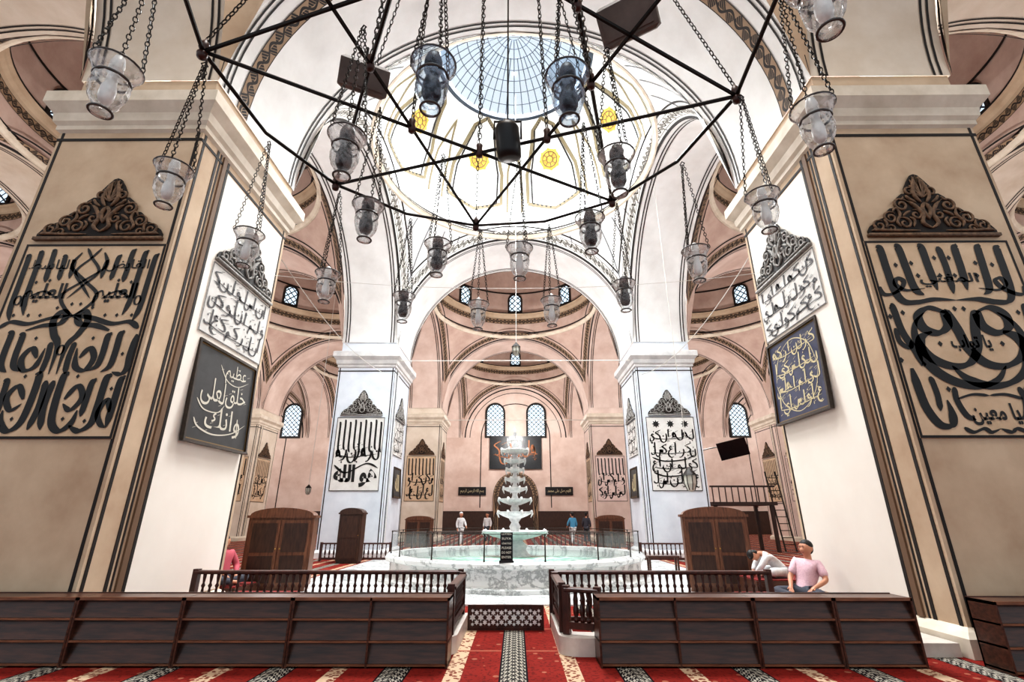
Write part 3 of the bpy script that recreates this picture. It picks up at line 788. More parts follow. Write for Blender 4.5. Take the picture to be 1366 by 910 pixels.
def board(label,x,yc,z,W,H,sg,bm,lm,rows,fmat,marks=10,seed=2,extra=None,fill=None):
    t=thing('framed_calligraphy_board',label,'framed picture',(x,yc,z))
    mt=fm(Vector((0,0,0)),(0,sg,0))@Matrix.Rotation(R(-3),4,'X')
    b_=MB(); b_.box(-W/2,W/2,0,H,0.01,.04); flat(t,'board',b_,bm,mt)
    f=MB(); fw_=.045
    for a in ((-W/2-fw_,W/2+fw_,-fw_,0),(-W/2-fw_,W/2+fw_,H,H+fw_),(-W/2-fw_,-W/2,0,H),(W/2,W/2+fw_,0,H)): f.box(a[0],a[1],a[2],a[3],0,.07)
    flat(t,'frame',f,fmat,mt)
    g=MB(); outline(g,-W/2,0,W/2,H,.025,.042); flat(t,'inner_border',g,M['goldframe'],mt)
    c=MB(); rnd=random.Random(seed)
    for tx,x0,y0,w,h,bo,sk_ in rows: word(c,tx,(x0-.5)*W,y0*H,w*W,h*H,bo,sk_)
    if extra:
        for pts,w in extra: ribbon(c,[((p[0]-.5)*W,p[1]*H) for p in pts],w*W)
    if fill:
        q=MB(); thuluth(q,.06*W,.06*H,.88*W,.88*H,*fill); c.add([(v[0]-W/2,v[1],0) for v in q.v],q.f)
    for k in range(marks):
        xx=rnd.uniform(-.42,.42)*W; yy=rnd.uniform(.1,.9)*H
        ribbon(c,[(xx-.04,yy-.01),(xx,yy+.008),(xx+.05,yy+.025)],.012)
    c.v=[(v[0],v[1],v[2]+.045) for v in c.v]; flat(t,'lettering',c,lm,mt)
    return t
board('dark slate board with silver calligraphy in a black frame on the left pillar',-A+.05,8.42,2.66,1.78,1.62,1,M['slate'],M['silver'],
 [('عظيم',.46,.68,.38,.24,.0,.06),('خلق',.52,.42,.36,.27,.0,.04),('لعلى',.12,.38,.38,.32,.0,-.05),('وانك',.24,.08,.60,.30,.0,.06)],M['frame'],16,2,
 [([(.08,.22),(.16,.14),(.4,.10),(.7,.16),(.94,.30)],.022),([(.08,.42),(.2,.33),(.42,.34),(.52,.44)],.018),([(.36,.86),(.5,.72),(.7,.70),(.9,.80)],.014),([(.78,.34),(.79,.22),(.8,.12)],.018)])
board('blue board with dense gold calligraphy in a dark frame on the right pillar',A-.05,8.58,3.2,1.62,1.55,-1,M['blue'],M['gold'],
 [],M['frame'],44,3,[([(.08,.50),(.2,.80),(.5,.94),(.8,.80),(.92,.50)],.014),([(.08,.46),(.2,.2),(.5,.06),(.8,.2),(.92,.46)],.014)],(4,8,21,.038))
for sg,x in ((1,-A),(-1,A)):
    board('small dark framed board on the inner face of the pale %s pillar by the fountain'%('left' if sg>0 else 'right'),x+sg*.03,22.0,2.3,1.2,1.2,sg,M['slate'],M['gold'],
     [('الله',.2,.2,.6,.6,.03,0)],M['frame'],2)

# ------------------------------------------------------------ back wall fittings
nw=1
def wallwin(x,z,W,H,y=WALLY-.02,right=(1,0,0)):
    global nw
    f_,p_=arched_window(W,H); mt=fm(Vector((x,y,z)),right)
    o=f_.build('window_%d'%nw,M['line']); o.matrix_world=mt; tag(o,kind='structure'); p_.build('window_pane',M['lattice'],o); nw+=1
for x in (-2.0,2.05,-10.9,-15.0,10.9,15.0,-22.2,22.0,-28,28): wallwin(x,8.95,1.6,3.1)
for s,rt in ((-1,(0,1,0)),(1,(0,-1,0))):
    for yy in (12.5,17,26.5,30.5,40,44.5):
        wallwin(s*(WX-.02),8.6,1.7,3.3,yy,rt)
for c in range(-2,3):
    l=MB()
    for rr,w_ in ((A-.25,.12),(A-.75,.06),(3.4,.09)):
        pts=[(c*PX+rr*cos(PI*k/32),WALLY-.01,ZS+rr*sin(PI*k/32)) for k in range(33)]
        q=[(c*PX+(rr-w_)*cos(PI*k/32),WALLY-.01,ZS+(rr-w_)*sin(PI*k/32)) for k in range(33)]
        l.add(pts+q,[(k,k+1,34+k,33+k) for k in range(32)])
    for s in (-1,1): l.box(c*PX+s*3.4,c*PX+s*3.31,WALLY-.012,WALLY,2.3,ZS)
    tag(l.build('trim_%d'%(c+5),M['line']),kind='structure')
wn=MB(); wn.box(-WX,WX,WALLY-.12,WALLY,0,1.9); wn.box(-WX,WX,WALLY-.16,WALLY,1.9,2.0); tag(wn.build('baseboard_back',M['wooddark']),kind='structure')
t=thing('wall_board','long black wall board with orange lettering high on the far wall','sign board',(0,WALLY-.2,5.8))
b_=MB(); b_.box(-2.5,2.5,0,.1,0,3.1); b_.build('board',M['scr'],t)
c=MB(); thuluth(c,-2.2,.4,4.4,2.3,1,6,5,.14); flat(t,'lettering',c,M['orange'],fm(Vector((0,-.02,0)),(1,0,0)))
t=thing('prayer_niche','arched ornate prayer niche in the middle of the far wall','niche',(0,WALLY-.12,0))
n_=MB(); op=[(-2.1,0),(-2.1,3.4)]+[(-2.1*cos(PI*k/16),3.4+2.1*sin(PI*k/16)) for k in range(17)]+[(2.1,0)]
ip=[(x*.76,z*.92) for x,z in op]
n_.add([(x,-.15,z) for x,z in op]+[(x,-.15,z) for x,z in ip],[(k,k+1,len(op)+k+1,len(op)+k) for k in range(len(op)-1)],
  [((k*.45,0),(k*.45+.45,0),(k*.45+.45,1),(k*.45,1)) for k in range(len(op)-1)])
n_.build('surround',M['orn'],t)
n2=MB(); n2.prism(ip,-.12,.1,'y'); n2.build('recess',M['wooddark'],t)
for s in (-1,1):
    q=MB(); q.box(-1.3,1.3,0,.08,0,.75); o=q.build('wall_sign',M['scr']); o.location=(s*4.1,WALLY-.12,3.4)
    tag(o,'long black sign on the far wall %s of the prayer niche'%('left' if s<0 else 'right'),'sign')
    g=MB(); word(g,'بسم الله الرحمن الرحيم' if s<0 else 'اللهم صل على محمد',-1.1,.15,2.2,.42,.0); flat(o,'lettering',g,M['gold'],fm(Vector((0,-.01,0)),(1,0,0)))

# ------------------------------------------------------------ fountain
FX,FY=0.0,14.3
t=thing('fountain','tiered white marble fountain rising from a round pool in the middle','fountain',(FX,FY,.03))
p=MB(); p.lathe([(3.6,0),(3.6,.08),(3.42,.12),(3.35,.2),(3.35,.42),(3.45,.46),(3.48,.54),(3.42,.58),(3.15,.58),(3.12,.3),(0.01,.3)],16); p.build('pool_wall',M['marble'],t)
p=MB(); p.lathe([(3.14,.47),(.01,.475)],48); p.build('water',M['water'],t,True)
tiers=[(1.08,.76,.38),(1.58,.42,.30),(1.92,.40,.26),(2.22,.29,.2),(2.48,.24,.18),(2.74,.22,.16),(3.0,.26,.18),(3.28,.34,.18),(3.56,.18,.14)]
ped=MB(); ped.lathe([(.62,.3),(.58,.42),(.40,.5),(.30,.62),(.34,.74),(.22,.84),(.2,.9),(.24,1.0),(.12,1.1),(.16,1.22),(.10,1.32),(.17,1.42),(.09,1.56),(.13,1.68),(.08,1.8),(.12,1.9),(.07,2.05),(.11,2.2),(.06,2.35),(.09,2.5),(.05,2.65),(.08,2.8),(.05,2.98),(.07,3.12),(.045,3.3),(.06,3.45),(.04,3.56),(.07,3.64),(.035,3.7),(.06,3.78),(.01,3.95)],16); ped.build('pedestal',M['wmarble'],t,True)
for z,r,d in tiers:
    q=MB(); q.lathe([(.06,z-d*.6),(r*.32,z-d*.55),(r*.72,z-d*.3),(r,z-.02),(r*1.08,z+.03),(r*.96,z+.03),(r*.7,z-.05),(.04,z-.08)],48,sc=lambda a,i:(1+.18*abs(sin(a*4))) if i in (2,3,4,5) else 1)
    q.build('bowl',M['wmarble'],t,True)
    for k in range(8):
        a=2*PI*(k+.5)/8; rr=r*1.16; dr=MB(); dr.tube([(rr*cos(a),rr*sin(a),z+.06),(rr*1.08*cos(a),rr*1.08*sin(a),z-.03),(rr*.98*cos(a),rr*.98*sin(a),z-.13)],.03,5,rad=[.035,.026,.006])
        dr.build('shell_spout',M['wmarble'],t,True)
g=thing('glass_railing','low clear glass railing with metal posts around the fountain pool','railing',(FX,FY,.61))
for k in range(16):
    a=2*PI*(k+.5)/16; a2=2*PI*(k+1.5)/16; r=3.3
    q=MB(); q.lathe([(.02,0),(.016,.04),(.012,.5),(.02,.52),(.02,.55)],8,(r*cos(a),r*sin(a),0)); q.build('post',M['chain'],g,True)
    q=MB(); P0=Vector((r*cos(a),r*sin(a),0));P1=Vector((r*cos(a2),r*sin(a2),0)); d=(P1-P0)*.04; P0+=d;P1-=d
    q.add([P0+Vector((0,0,.05)),P1+Vector((0,0,.05)),P1+Vector((0,0,.48)),P0+Vector((0,0,.48))],[(0,1,2,3)]); q.build('glass_pane',M['clear'],g)
q=MB(); q.tube([(3.3*cos(2*PI*(k+.5)/16),3.3*sin(2*PI*(k+.5)/16),.54) for k in range(16)],.009,6,closed=True); q.build('handrail',M['chain'],g)
t=thing('sign_stand','narrow black notice sign with white text on the front rim of the pool','sign',(-.17,10.93,0.61))
q=MB(); q.box(-.13,.13,0,.03,.04,.58); q.build('sign_board',M['scr'],t)
q=MB(); q.box(-.15,.15,-.03,.06,0,.04); q.build('stand',M['black'],t)
c=MB()
for k,tx in enumerate(('LÜTFEN','SUYA','GİRMEYİNİZ','PLEASE','DO NOT','ENTER')): word(c,tx,-.1,.50-.09*k,.2,.045,.01,ar=False)
flat(t,'lettering',c,M['silver'],fm(Vector((0,-.005,.03)),(1,0,0)))

# ------------------------------------------------------------ balustrades
bal=MB(); bal.lathe([(.026,0),(.026,.05),(.014,.07),(.032,.13),(.038,.2),(.022,.28),(.014,.33),(.03,.36),(.014,.39),(.024,.46),(.026,.5)],8)
bal_me=bal.mesh('baluster',M['woodred'],True)
def balustrade(p0,p1,label,h=.74,step=.105,z=0):
    p0=Vector(p0+(z,));p1=Vector(p1+(z,)); L=(p1-p0).length; an=math.atan2(p1.y-p0.y,p1.x-p0.x)
    t=thing('balustrade',label,'railing',p0,an)
    q=MB(); q.rectprof(0,L,-.045,.045,[(0,h-.05),(.015,h-.035),(.015,h-.012),(0,h)]); q.build('top_rail',M['woodred'],t)
    q=MB(); q.box(0,L,-.04,.04,.06,.13); q.build('bottom_rail',M['woodred'],t)
    for x in (.0,L):
        q=MB(); q.box(x-.04,x+.04,-.045,.045,0,h+.02); q.build('end_post',M['woodred'],t)
    n=int((L-.1)/step); zs=(h-.05-.13)/.5
    for k in range(n):
        o=inst(bal_me,'baluster',t,(.08+(L-.16)*(k+.5)/n,0,.13)); o.scale=(1,1,zs)
    return t
balustrade((-4.80,8.0),(-.80,8.0),'long reddish turned baluster rail behind the left shoe racks')
balustrade((.56,8.0),(3.8,8.0),'long reddish turned baluster rail behind the right shoe racks')
balustrade((-.76,7.86),(-.76,6.55),'short baluster rail running toward the viewer on the left of the passage',.52,z=.19)
balustrade((.60,7.86),(.60,6.72),'short baluster rail running toward the viewer on the right of the passage',.52,.10,.19)
balustrade((.64,6.60),(1.0,6.45),'tiny angled baluster rail closing the corner beside the right shoe rack',.50,.08,.19)
balustrade((-7.0,18.8),(-4.5,18.8),'low dark rail in front of the pale left pillar',.62,.16)
balustrade((4.5,18.8),(7.0,18.8),'low dark rail in front of the pale right pillar',.62,.16)
balustrade((-4.9,24.6),(-1.1,24.6),'far dark rail left of the fountain stem',.85,.2)
balustrade((1.2,24.6),(4.9,24.6),'far dark rail right of the fountain stem',.85,.2)
t=thing('lattice_gate','low dark wooden gate pierced with pale star holes closing the passage','gate',(-.12,7.76,0))
W=1.08
for a in ((-W/2,W/2,0,.04),(-W/2,W/2,.28,.32),(-W/2,-W/2+.03,.04,.28),(W/2-.03,W/2,.04,.28)):
    q=MB(); q.box(a[0],a[1],-.025,.025,a[2],a[3]); q.build('frame_bar',M['woodred'],t)
q=MB(); q.box(-W/2,W/2,-.01,.01,.04,.28); q.build('panel',M['woodred'],t)
q=MB()
def star(cx,cz,r):
    vs=[(cx,-.016,cz)]+[(cx+r*(1 if j%2==0 else .55)*cos(PI*j/6+PI/6),-.016,cz+r*(1 if j%2==0 else .55)*sin(PI*j/6+PI/6)) for j in range(12)]
    q.add(vs,[(0,1+j,1+(j+1)%12) for j in range(12)])
for k in range(9):
    x0=-W/2+.07+(W-.14)*k/8
    star(x0,.16,.052)
    for z_ in (.075,.245): star(x0,z_,.026)
    if k<8:
        for z_ in (.10,.22): star(x0+(W-.14)/16,z_,.038)
q.build('pierced_star',M['wmarble'],t)
for s,x in ((-1,-.76),(1,.62)):
    w2=.14 if s<0 else .36
    q=MB(); n=10; pts=[(-.09,1.35),(-.09,0)]+[(-.09+.25*(1-cos(PI/2*k/n)),-.22*sin(PI/2*k/n)) for k in range(1,n+1)]+[(w2,-.22),(w2,.10),(.10,.14),(.10,1.35)]
    pts=[(px*(s),py) for px,py in pts]
    q.prism(pts,0,.185,'z'); o=q.build('stone_kerb',M['mstone']); o.location=(x,6.6,0)
    tag(o,'rounded pale stone kerb at the %s foot of the passage'%('left' if s<0 else 'right'),'kerb')

# ------------------------------------------------------------ shoe racks
def rack(x0,x1,y,label):
    L=x1-x0; t=thing('shoe_rack',label,'shoe rack',((x0+x1)/2,y,0)); h=.655; D=.34
    q=MB(); q.box(-L/2,L/2,D-.02,D,0,h+.02); q.build('back_panel',M['wood'],t)
    q=MB(); q.box(-L/2,L/2,.0,D,h-.02,h+.010); q.build('top_board',M['wood'],t)
    q=MB(); q.box(-L/2,L/2,-.006,.012,h-.018,h+.014); q.build('top_lip',M['woodedge'],t)
    for k,z in enumerate((.02,.235,.445)):
        q=MB(); q.box(-L/2,L/2,.0,D-.02,z,z+.018); s_=q.build('shelf',M['wood'],t)
        q=MB(); q.box(-L/2,L/2,-.004,.004,z-.001,z+.019); q.build('shelf_lip',M['woodedge'],s_)
        q=MB(); q.add([(-L/2,.02,z+.02),(L/2,.02,z+.02),(L/2,.07,z+.20),(-L/2,.07,z+.20)],[(0,1,2,3)]); q.build('sloping_panel',M['wood'],s_)
    prof=[(D,0),(-.004,0),(-.006,.3),(-.006,.64),(-.006,.666),(D,.666)]
    n=2 if L>1.4 else 1
    for i in range(n+1):
        x=-L/2+(L-.022)*i/n
        q=MB(); q.prism(prof,x,x+.022,'x'); q.build('side_panel',M['wood'],t)
LR=[(-2.42,-.70),(-3.62,-2.425),(-4.80,-3.625),(-6.0,-4.805),(-7.2,-6.005)]
ln_=['left shoe rack unit ending at the passage','second left shoe rack unit from the passage','third left shoe rack unit from the passage','fourth left shoe rack unit from the passage','leftmost shoe rack unit at the photo edge']
for (a,b_),l in zip(LR,ln_): rack(a,b_,5.92,'dark wooden '+l)
for (a,b_),l in zip([(.92,2.62),(2.625,3.5),(3.505,4.36)],['right shoe rack unit ending at the passage','middle right shoe rack unit','right shoe rack unit nearest the big pillar']): rack(a,b_,5.95,'dark wooden '+l)
rack(5.02,6.3,5.7,'dark wooden shoe rack standing apart before the right pillar'); rack(6.305,7.6,5.7,'dark wooden rightmost shoe rack at the photo edge')
q=MB(); q.box(4.42,5.10,6.4,7.1,0,.14); o=q.build('stone_step',M['mstone']); tag(o,'pale stone step between the racks at the right pillar','step')
for lx,ly,hx_,hy_,hh,lb in ((4.48,8.9,.58,.80,.24,'low carpeted wooden platform under the seated man by the right pillar'),(-4.48,8.95,.58,.80,.24,'low carpeted wooden platform along the inner face of the big left pillar'),(-5.75,10.35,.55,.42,.24,'low carpeted platform just beyond the big left pillar'),(4.95,10.25,.5,.4,.38,'low carpeted bench just beyond the big right pillar')):
    t=thing('wooden_ledge',lb,'platform',(lx,ly,.0 if ly<9.6 else .03))
    q=MB(); q.box(-hx_,hx_,-hy_,hy_,0,hh-.02); q.build('base',M['wood'],t)
    q=MB(); q.box(-hx_+.02,hx_-.02,-hy_+.02,hy_-.02,hh-.02,hh); q.build('carpet_top',M['rug'],t)
# ------------------------------------------------------------ cabinets
def cabinet(x,y,w,d,h,rz,label,m_,doors=2,gable=.16,z=0):
    t=thing('wooden_cabinet',label,'cabinet',(x,y,z),rz)
    q=MB(); q.box(-w/2,w/2,0,d,.08,h-gable-.05); q.box(-w/2+.03,w/2-.03,.03,d-.03,0,.08); q.build('body',m_,t)
    n=12; q=MB(); pts=[(-w/2-.04,h-gable-.05),(-w/2-.04,h-gable)]+[(-(w/2+.04)*cos(PI*k/n)*.92,h-gable+gable*sin(PI*k/n)) for k in range(n+1)]+[(w/2+.04,h-gable),(w/2+.04,h-gable-.05)]
    q.prism(pts,-.04,d+.02,'y'); q.build('arched_top',m_,t)
    dw=(w-.08)/doors
    for k in range(doors):
        x0=-w/2+.04+k*dw+.01; x1=x0+dw-.02; q=MB(); q.box(x0,x1,-.025,0,.12,h-gable-.1); dr=q.build('door',m_,t)
        for (z0_,z1_) in ((.18,h*.42),(h*.46,h-gable-.16)):
            q=MB(); q.box(x0+.06,x1-.06,-.04,-.025,z0_,z1_); q.build('door_panel',M['wooddark'] if m_ is M['woodcab'] else m_,dr)
        q=MB(); kx=x1-.035 if k<doors/2 else x0+.035; q.lathe([(.012,0),(.018,.012),(.004,.02)],8); q.xf(Matrix.Translation((kx,-.025,h*.5))@Matrix.Rotation(PI/2,4,'X')); q.build('knob',M['brass'],dr)
    return t
cabinet(-5.05,11.1,1.32,.55,1.66,R(12),'brown two-door cabinet with arched top beside the big left pillar',M['woodcab'],z=.03)
cabinet(4.3,11.1,1.3,.6,1.68,R(-14),'brown two-door cabinet with arched top beside the big right pillar',M['woodcab'],z=.03)
cabinet(-5.75,17.9,.80,.45,1.80,0,'narrow dark cabinet in front of the pale left pillar',M['wooddark'],1,z=.0)
cabinet(-5.2,27.6,1.45,.5,1.55,0,'small brown cabinet beyond the pale left pillar',M['woodcab'])
cabinet(5.1,27.6,1.5,.5,1.6,0,'small brown cabinet beyond the pale right pillar',M['woodcab'])
t=thing('low_bench','small wooden bench between the pool and the right cabinet','bench',(4.25,15.2,0))
q=MB(); q.box(-.45,.45,-.15,.15,.4,.45); q.build('seat',M['wood'],t)
for sx in (-.4,.4):
    for sy in (-.12,.12): q=MB(); q.box(sx-.025,sx+.025,sy-.02,sy+.02,0.03,.4); q.build('leg',M['wood'],t)
t=thing('raised_gallery','small dark raised wooden gallery with railing in the right aisle','gallery',(10.6,24.5,0))
for x in (-1.3,1.3):
    for y in (-.8,.8): q=MB(); q.box(x-.07,x+.07,y-.07,y+.07,0,2.0); q.build('post',M['wooddark'],t)
q=MB(); q.box(-1.5,1.5,-1,1,2.0,2.15); q.build('deck',M['wooddark'],t)
q=MB()
for x in [i*.3-1.4 for i in range(10)]: q.box(x-.02,x+.02,-.97,-.93,2.15,2.8)
q.box(-1.5,1.5,-1,-.9,2.8,2.88); q.build('railing',M['wooddark'],t)
t=thing('ladder','grey metal ladder leaning beside the dark gallery','ladder',(12.6,24.5,0))
for x in (-.25,.25): q=MB(); q.tube([(x,-.5,0),(x,.2,3.6)],.035,6); q.build('rail',M['chain'],t)
for k in range(11): q=MB(); z=.3+k*.3; q.tube([(-.25,-.5+.7*z/3.6,z),(.25,-.5+.7*z/3.6,z)],.02,6); q.build('rung',M['chain'],t)
t=thing('wall_screen','tilted black screen high in the right aisle beside the pale pillar','television',(12.6,28.4,5.2))
q=MB(); q.box(-.8,.8,-.05,.05,-.5,.5); o=q.build('screen',M['scr'],t); o.rotation_euler=(R(18),R(-12),R(-20))
q=MB(); q.tube([(0,.05,0),(0,.5,.3),(0,6.0,.6)],.04,6); q.build('bracket',M['black'],t)

# ------------------------------------------------------------ chandelier
CX,CY,CZ,CR=-.20,2.60,4.5,1.92; OFF=6
t=thing('chandelier_frame','huge black iron ring with an eight pointed star of bars hung low overhead','chandelier',(CX,CY,CZ))
q=MB()
rp=[]
for k in range(16):
    a=R(OFF+22.5*k); b2=R(OFF+22.5*(k+1)); P0=Vector((CR*cos(a),CR*sin(a),0)); P1=Vector((CR*cos(b2),CR*sin(b2),0))
    rp+=[P0,P0.lerp(P1,.04),P0.lerp(P1,.96)]
q.tube(rp,.015,8,closed=True); q.build('outer_ring',M['iron'],t)
RI=CR*cos(R(67.5))/cos(R(22.5))
def nd(k,r,z=0): a=R(OFF+45*k); return Vector((r*cos(a),r*sin(a),z))
for k in range(8):
    q=MB(); q.tube([nd(k,CR,.004*(k%2)),nd(k+3,CR,.004*(k%2))],.0150,6); q.build('star_bar',M['iron'],t)
for k in range(8):
    q=MB(); q.lathe([(.005,-.07),(.03,-.055),(.036,-.02),(.022,0),(.036,.03),(.03,.07),(.012,.10),(.005,.12)],10,nd(k,CR)); q.build('knob',M['knob'],t,True)
    q=MB(); q.lathe([(.005,-.05),(.028,-.04),(.032,0),(.024,.04),(.03,.08),(.005,.11)],10,nd(k,RI)); q.build('knob',M['knob'],t,True)
def links(mb,p0,p1,ll=.034,w=.009,r=.0028):
    p0=Vector(p0);p1=Vector(p1); d=p1-p0; n=max(2,int(d.length/(ll*.78))); t_=d.normalized()
    u=t_.cross(Vector((0,0,1)));  u=u.normalized() if u.length>.01 else Vector((1,0,0)); v=t_.cross(u)
    for k in range(n):
        c=p0+d*((k+.5)/n); a=u if k%2 else v; pts=[]
        for j in range(8):
            an=2*PI*j/8; pts.append(c+t_*(ll/2*cos(an))+a*(w*sin(an)))
        mb.tube(pts,r,3,closed=True)
for k in range(8):
    q=MB(); links(q,nd(k,CR,.1),Vector((.25*cos(R(OFF+45*k)),.25*sin(R(OFF+45*k)),4.2)),.06,.014,.005); q.build('hanger_chain',M['chain'],t)
    q=MB(); links(q,nd(k,RI,.1),nd(k,.3,11.0),.07,.016,.006); q.build('inner_hanger_chain',M['chain'],t)
q=MB(); q.tube([(0,0,4.2),(0,0,16.5)],.012,6); q.lathe([(.3,4.14),(.3,4.22),(.05,4.26),(.02,4.5)],16); q.build('centre_rod',M['iron'],t)
HL=.94
def lamp_protos():
    g=MB()
    sc=lambda a,i:(1+.05*cos(a*10)) if 3<=i<=8 else 1
    g.lathe([(.001,-.28),(.036,-.28),(.044,-.265),(.031,-.245),(.046,-.23),(.063,-.20),(.074,-.16),(.078,-.115),(.073,-.082),(.068,-.07),(.080,-.058),(.088,-.035),(.098,-.012),(.107,.0),(.110,.010),(.102,.012),(.086,-.01)],30,(0,0,-HL+.02),sc)
    def tor(r,z,w,n=24): q=MB(); q.tube([(r*cos(2*PI*k/n),r*sin(2*PI*k/n),z) for k in range(n)],w,6,closed=True); return q
    ch=[]
    for k in range(3):
        a=2*PI*k/3+.3; q=MB(); links(q,(.107*cos(a),.107*sin(a),-HL+.03),(.010*cos(a),.010*sin(a),-.05),.036,.010,.0034); ch.append(q.mesh('chain',M['chain']))
    hk=MB(); hk.tube([(.0,.0,-.06),(.02,0,-.035),(.0,0,-.01),(-.02,0,-.035)],.005,5,closed=True)
    def bu(s):
        b_=MB(); b_.lathe([(.001,-.22),(.026*s,-.21),(.036*s,-.18),(.036*s,-.13),(.026*s,-.09),(.026*s,-.04),(.034*s,-.03),(.034*s,.03),(.024*s,.07),(.004,.085)],12,(0,0,-HL+.02)); return b_
    parts=[(tor(.107,-HL+.03,.0055),'rim'),(tor(.073,-HL-.053,.007),'collar'),(tor(.046,-HL-.248,.006),'foot_ring')]
    return g.mesh('glass_bowl',M['glass'],True),g.mesh('glass_bowl',M['glassblue'],True),[(p_.mesh(n_,M['rim'],True),n_) for p_,n_ in parts],ch,hk.mesh('hook',M['iron']),bu(.9).mesh('bulb',M['bulb'],True),bu(1.3).mesh('bulb',M['dark'],True)
LG,LGb,LRm,LC,LH,LBw,LBd=lamp_protos()
def lamp(x,y,z,label,group,dark,rz,blue=False):
    t=thing('oil_lamp',label,'hanging lamp',(x,y,z),rz,group)
    inst(LGb if blue else LG,'glass_bowl',t); inst(LH,'hook',t); inst(LBd if dark else LBw,'bulb',t)
    for m_,n_ in LRm: inst(m_,n_,t)
    for m_ in LC: inst(m_,'chain',t)
ordn=['first','second','third','fourth','fifth','sixth','seventh','eighth','ninth','tenth','eleventh','twelfth']
for k in range(12):
    a=R(207-22.5*k); lamp(CX+(CR)*cos(a),CY+CR*sin(a),CZ-.03,'glass oil lamp on chains from the big outer ring, %s from the left'%ordn[k],'outer ring oil lamps',k in (4,7),k*.7)
inl={207:'upper left one nearest the left speaker',162:'lower left one below the bars',117:'lower one just left of the middle',72:'lower one just right of the middle',27:'lower right one below the bars',342:'rightmost one with a dark bulb',297:'upper right one before the skylight',252:'upper left one before the skylight'}
for a_,l in inl.items():
    a=R(a_+1.5); rr=.86; top_=a_ in (252,297); lamp(CX+rr*cos(a)+(.08 if top_ else .02),CY+rr*sin(a)-(.05 if top_ else 0),CZ-.03,'glass oil lamp on the inner ring, '+l,'inner ring oil lamps',a_ not in (72,),a_,top_)
def horn(x,y,z,w,h,rz,rx,label):
    t=thing('hanging_speaker',label,'loudspeaker',(x,y,z),rz)
    q=MB(); q.rectprof(-w/2,w/2,-.06,.06,[(-.03,-h/2),(0,-h/2+.02),(0,h/2-.02),(-.03,h/2)]); b_=q.build('cabinet',M['speaker'],t); b_.rotation_euler=(rx,0,0)
    q=MB(); q.box(-w/2+.03,w/2-.03,-.068,-.06,-h/2+.04,h/2-.04); q.build('grille',M['speaker'],b_)
    q=MB(); q.tube([(0,0,h/2-.02),(0,0,h/2+.2)],.012,6); q.build('bracket',M['iron'],t)
horn(-1.12,2.74,4.64,.36,.22,R(25),R(40),'grey brown box speaker on the left of the iron frame')
horn(.80,2.32,4.68,.38,.26,R(-30),R(45),'grey box speaker on the right of the iron frame near the top')
t=thing('spotlight','black cylindrical spotlight hanging at the middle of the iron frame','spotlight',(-.03,3.12,4.4))
q=MB(); q.lathe([(.07,-.17),(.095,-.16),(.1,-.1),(.1,.08),(.08,.12),(.03,.14),(.02,.16)],20); o=q.build('housing',M['black'],t,True); o.rotation_euler=(R(18),R(-6),0)
q=MB(); q.tube([(-.11,0,0),(-.11,0,.18),(.11,0,.18),(.11,0,0)],.01,6); q.tube([(0,0,.18),(0,0,9.6)],.008,6); q.build('bracket',M['iron'],t)
def small_lantern(x,y,z,top,label,s=1):
    t=thing('hanging_lantern',label,'hanging lamp',(x,y,z))
    q=MB(); q.lathe([(.02*s,-.3*s),(.12*s,-.25*s),(.2*s,-.05*s),(.2*s,.2*s),(.1*s,.3*s),(.03*s,.36*s)],8); q.build('glass',M['lantern'],t)
    q=MB()
    for k in range(8):
        a=2*PI*k/8; q.tube([(.12*s*cos(a),.12*s*sin(a),-.25*s),(.205*s*cos(a),.205*s*sin(a),-.05*s),(.205*s*cos(a),.205*s*sin(a),.2*s),(.1*s*cos(a),.1*s*sin(a),.3*s)],.014*s,5)
    q.lathe([(.24*s,.2*s),(.2*s,.26*s),(.05*s,.42*s),(.02*s,.46*s)],8); q.build('cage',M['iron'],t)
    q=MB(); q.tube([(0,0,.4*s),(0,0,top-z)],.012,5); q.build('cord',M['wire'],t)
small_lantern(.05,16.6,7.2,19.4,'small pale lamp on a long cord above the fountain',.7)
small_lantern(5.6,16.0,2.55,13.9,'black caged lantern hanging before the pale right pillar',1)
small_lantern(-9.3,22.5,2.6,14.2,'small lamp hanging low in the left aisle',.6)
def wire(a,b_,sag,r,label,m_='wire',nm='wire'):
    a=Vector(a);b_=Vector(b_); q=MB(); q.tube([a.lerp(b_,i/12)-Vector((0,0,sag*4*(i/12)*(1-i/12))) for i in range(13)],r,5); tag(q.build(nm,M[m_]),label,nm.replace('_',' '))
wire((-A,20.3,8.0),(A,20.3,8.0),.0,.018,'thin pale tie rod between the two pale pillars','wire','tie_rod')
wire((-A,34.2,8.0),(A,34.2,8.0),.0,.025,'thin pale tie rod between the two distant nave pillars','wire','tie_rod')
wire((-5.5,9.5,7.3),(-5.5,20.1,7.3),.5,.012,'thin wire from big left pillar to pale left pillar')
wire((5.5,9.5,7.3),(5.5,20.1,7.3),.6,.012,'thin wire from big right pillar to pale right pillar')
wire((-A,9.2,6.4),(A,9.2,6.4),.35,.006,'slack pale wire spanning between the two big pillars')

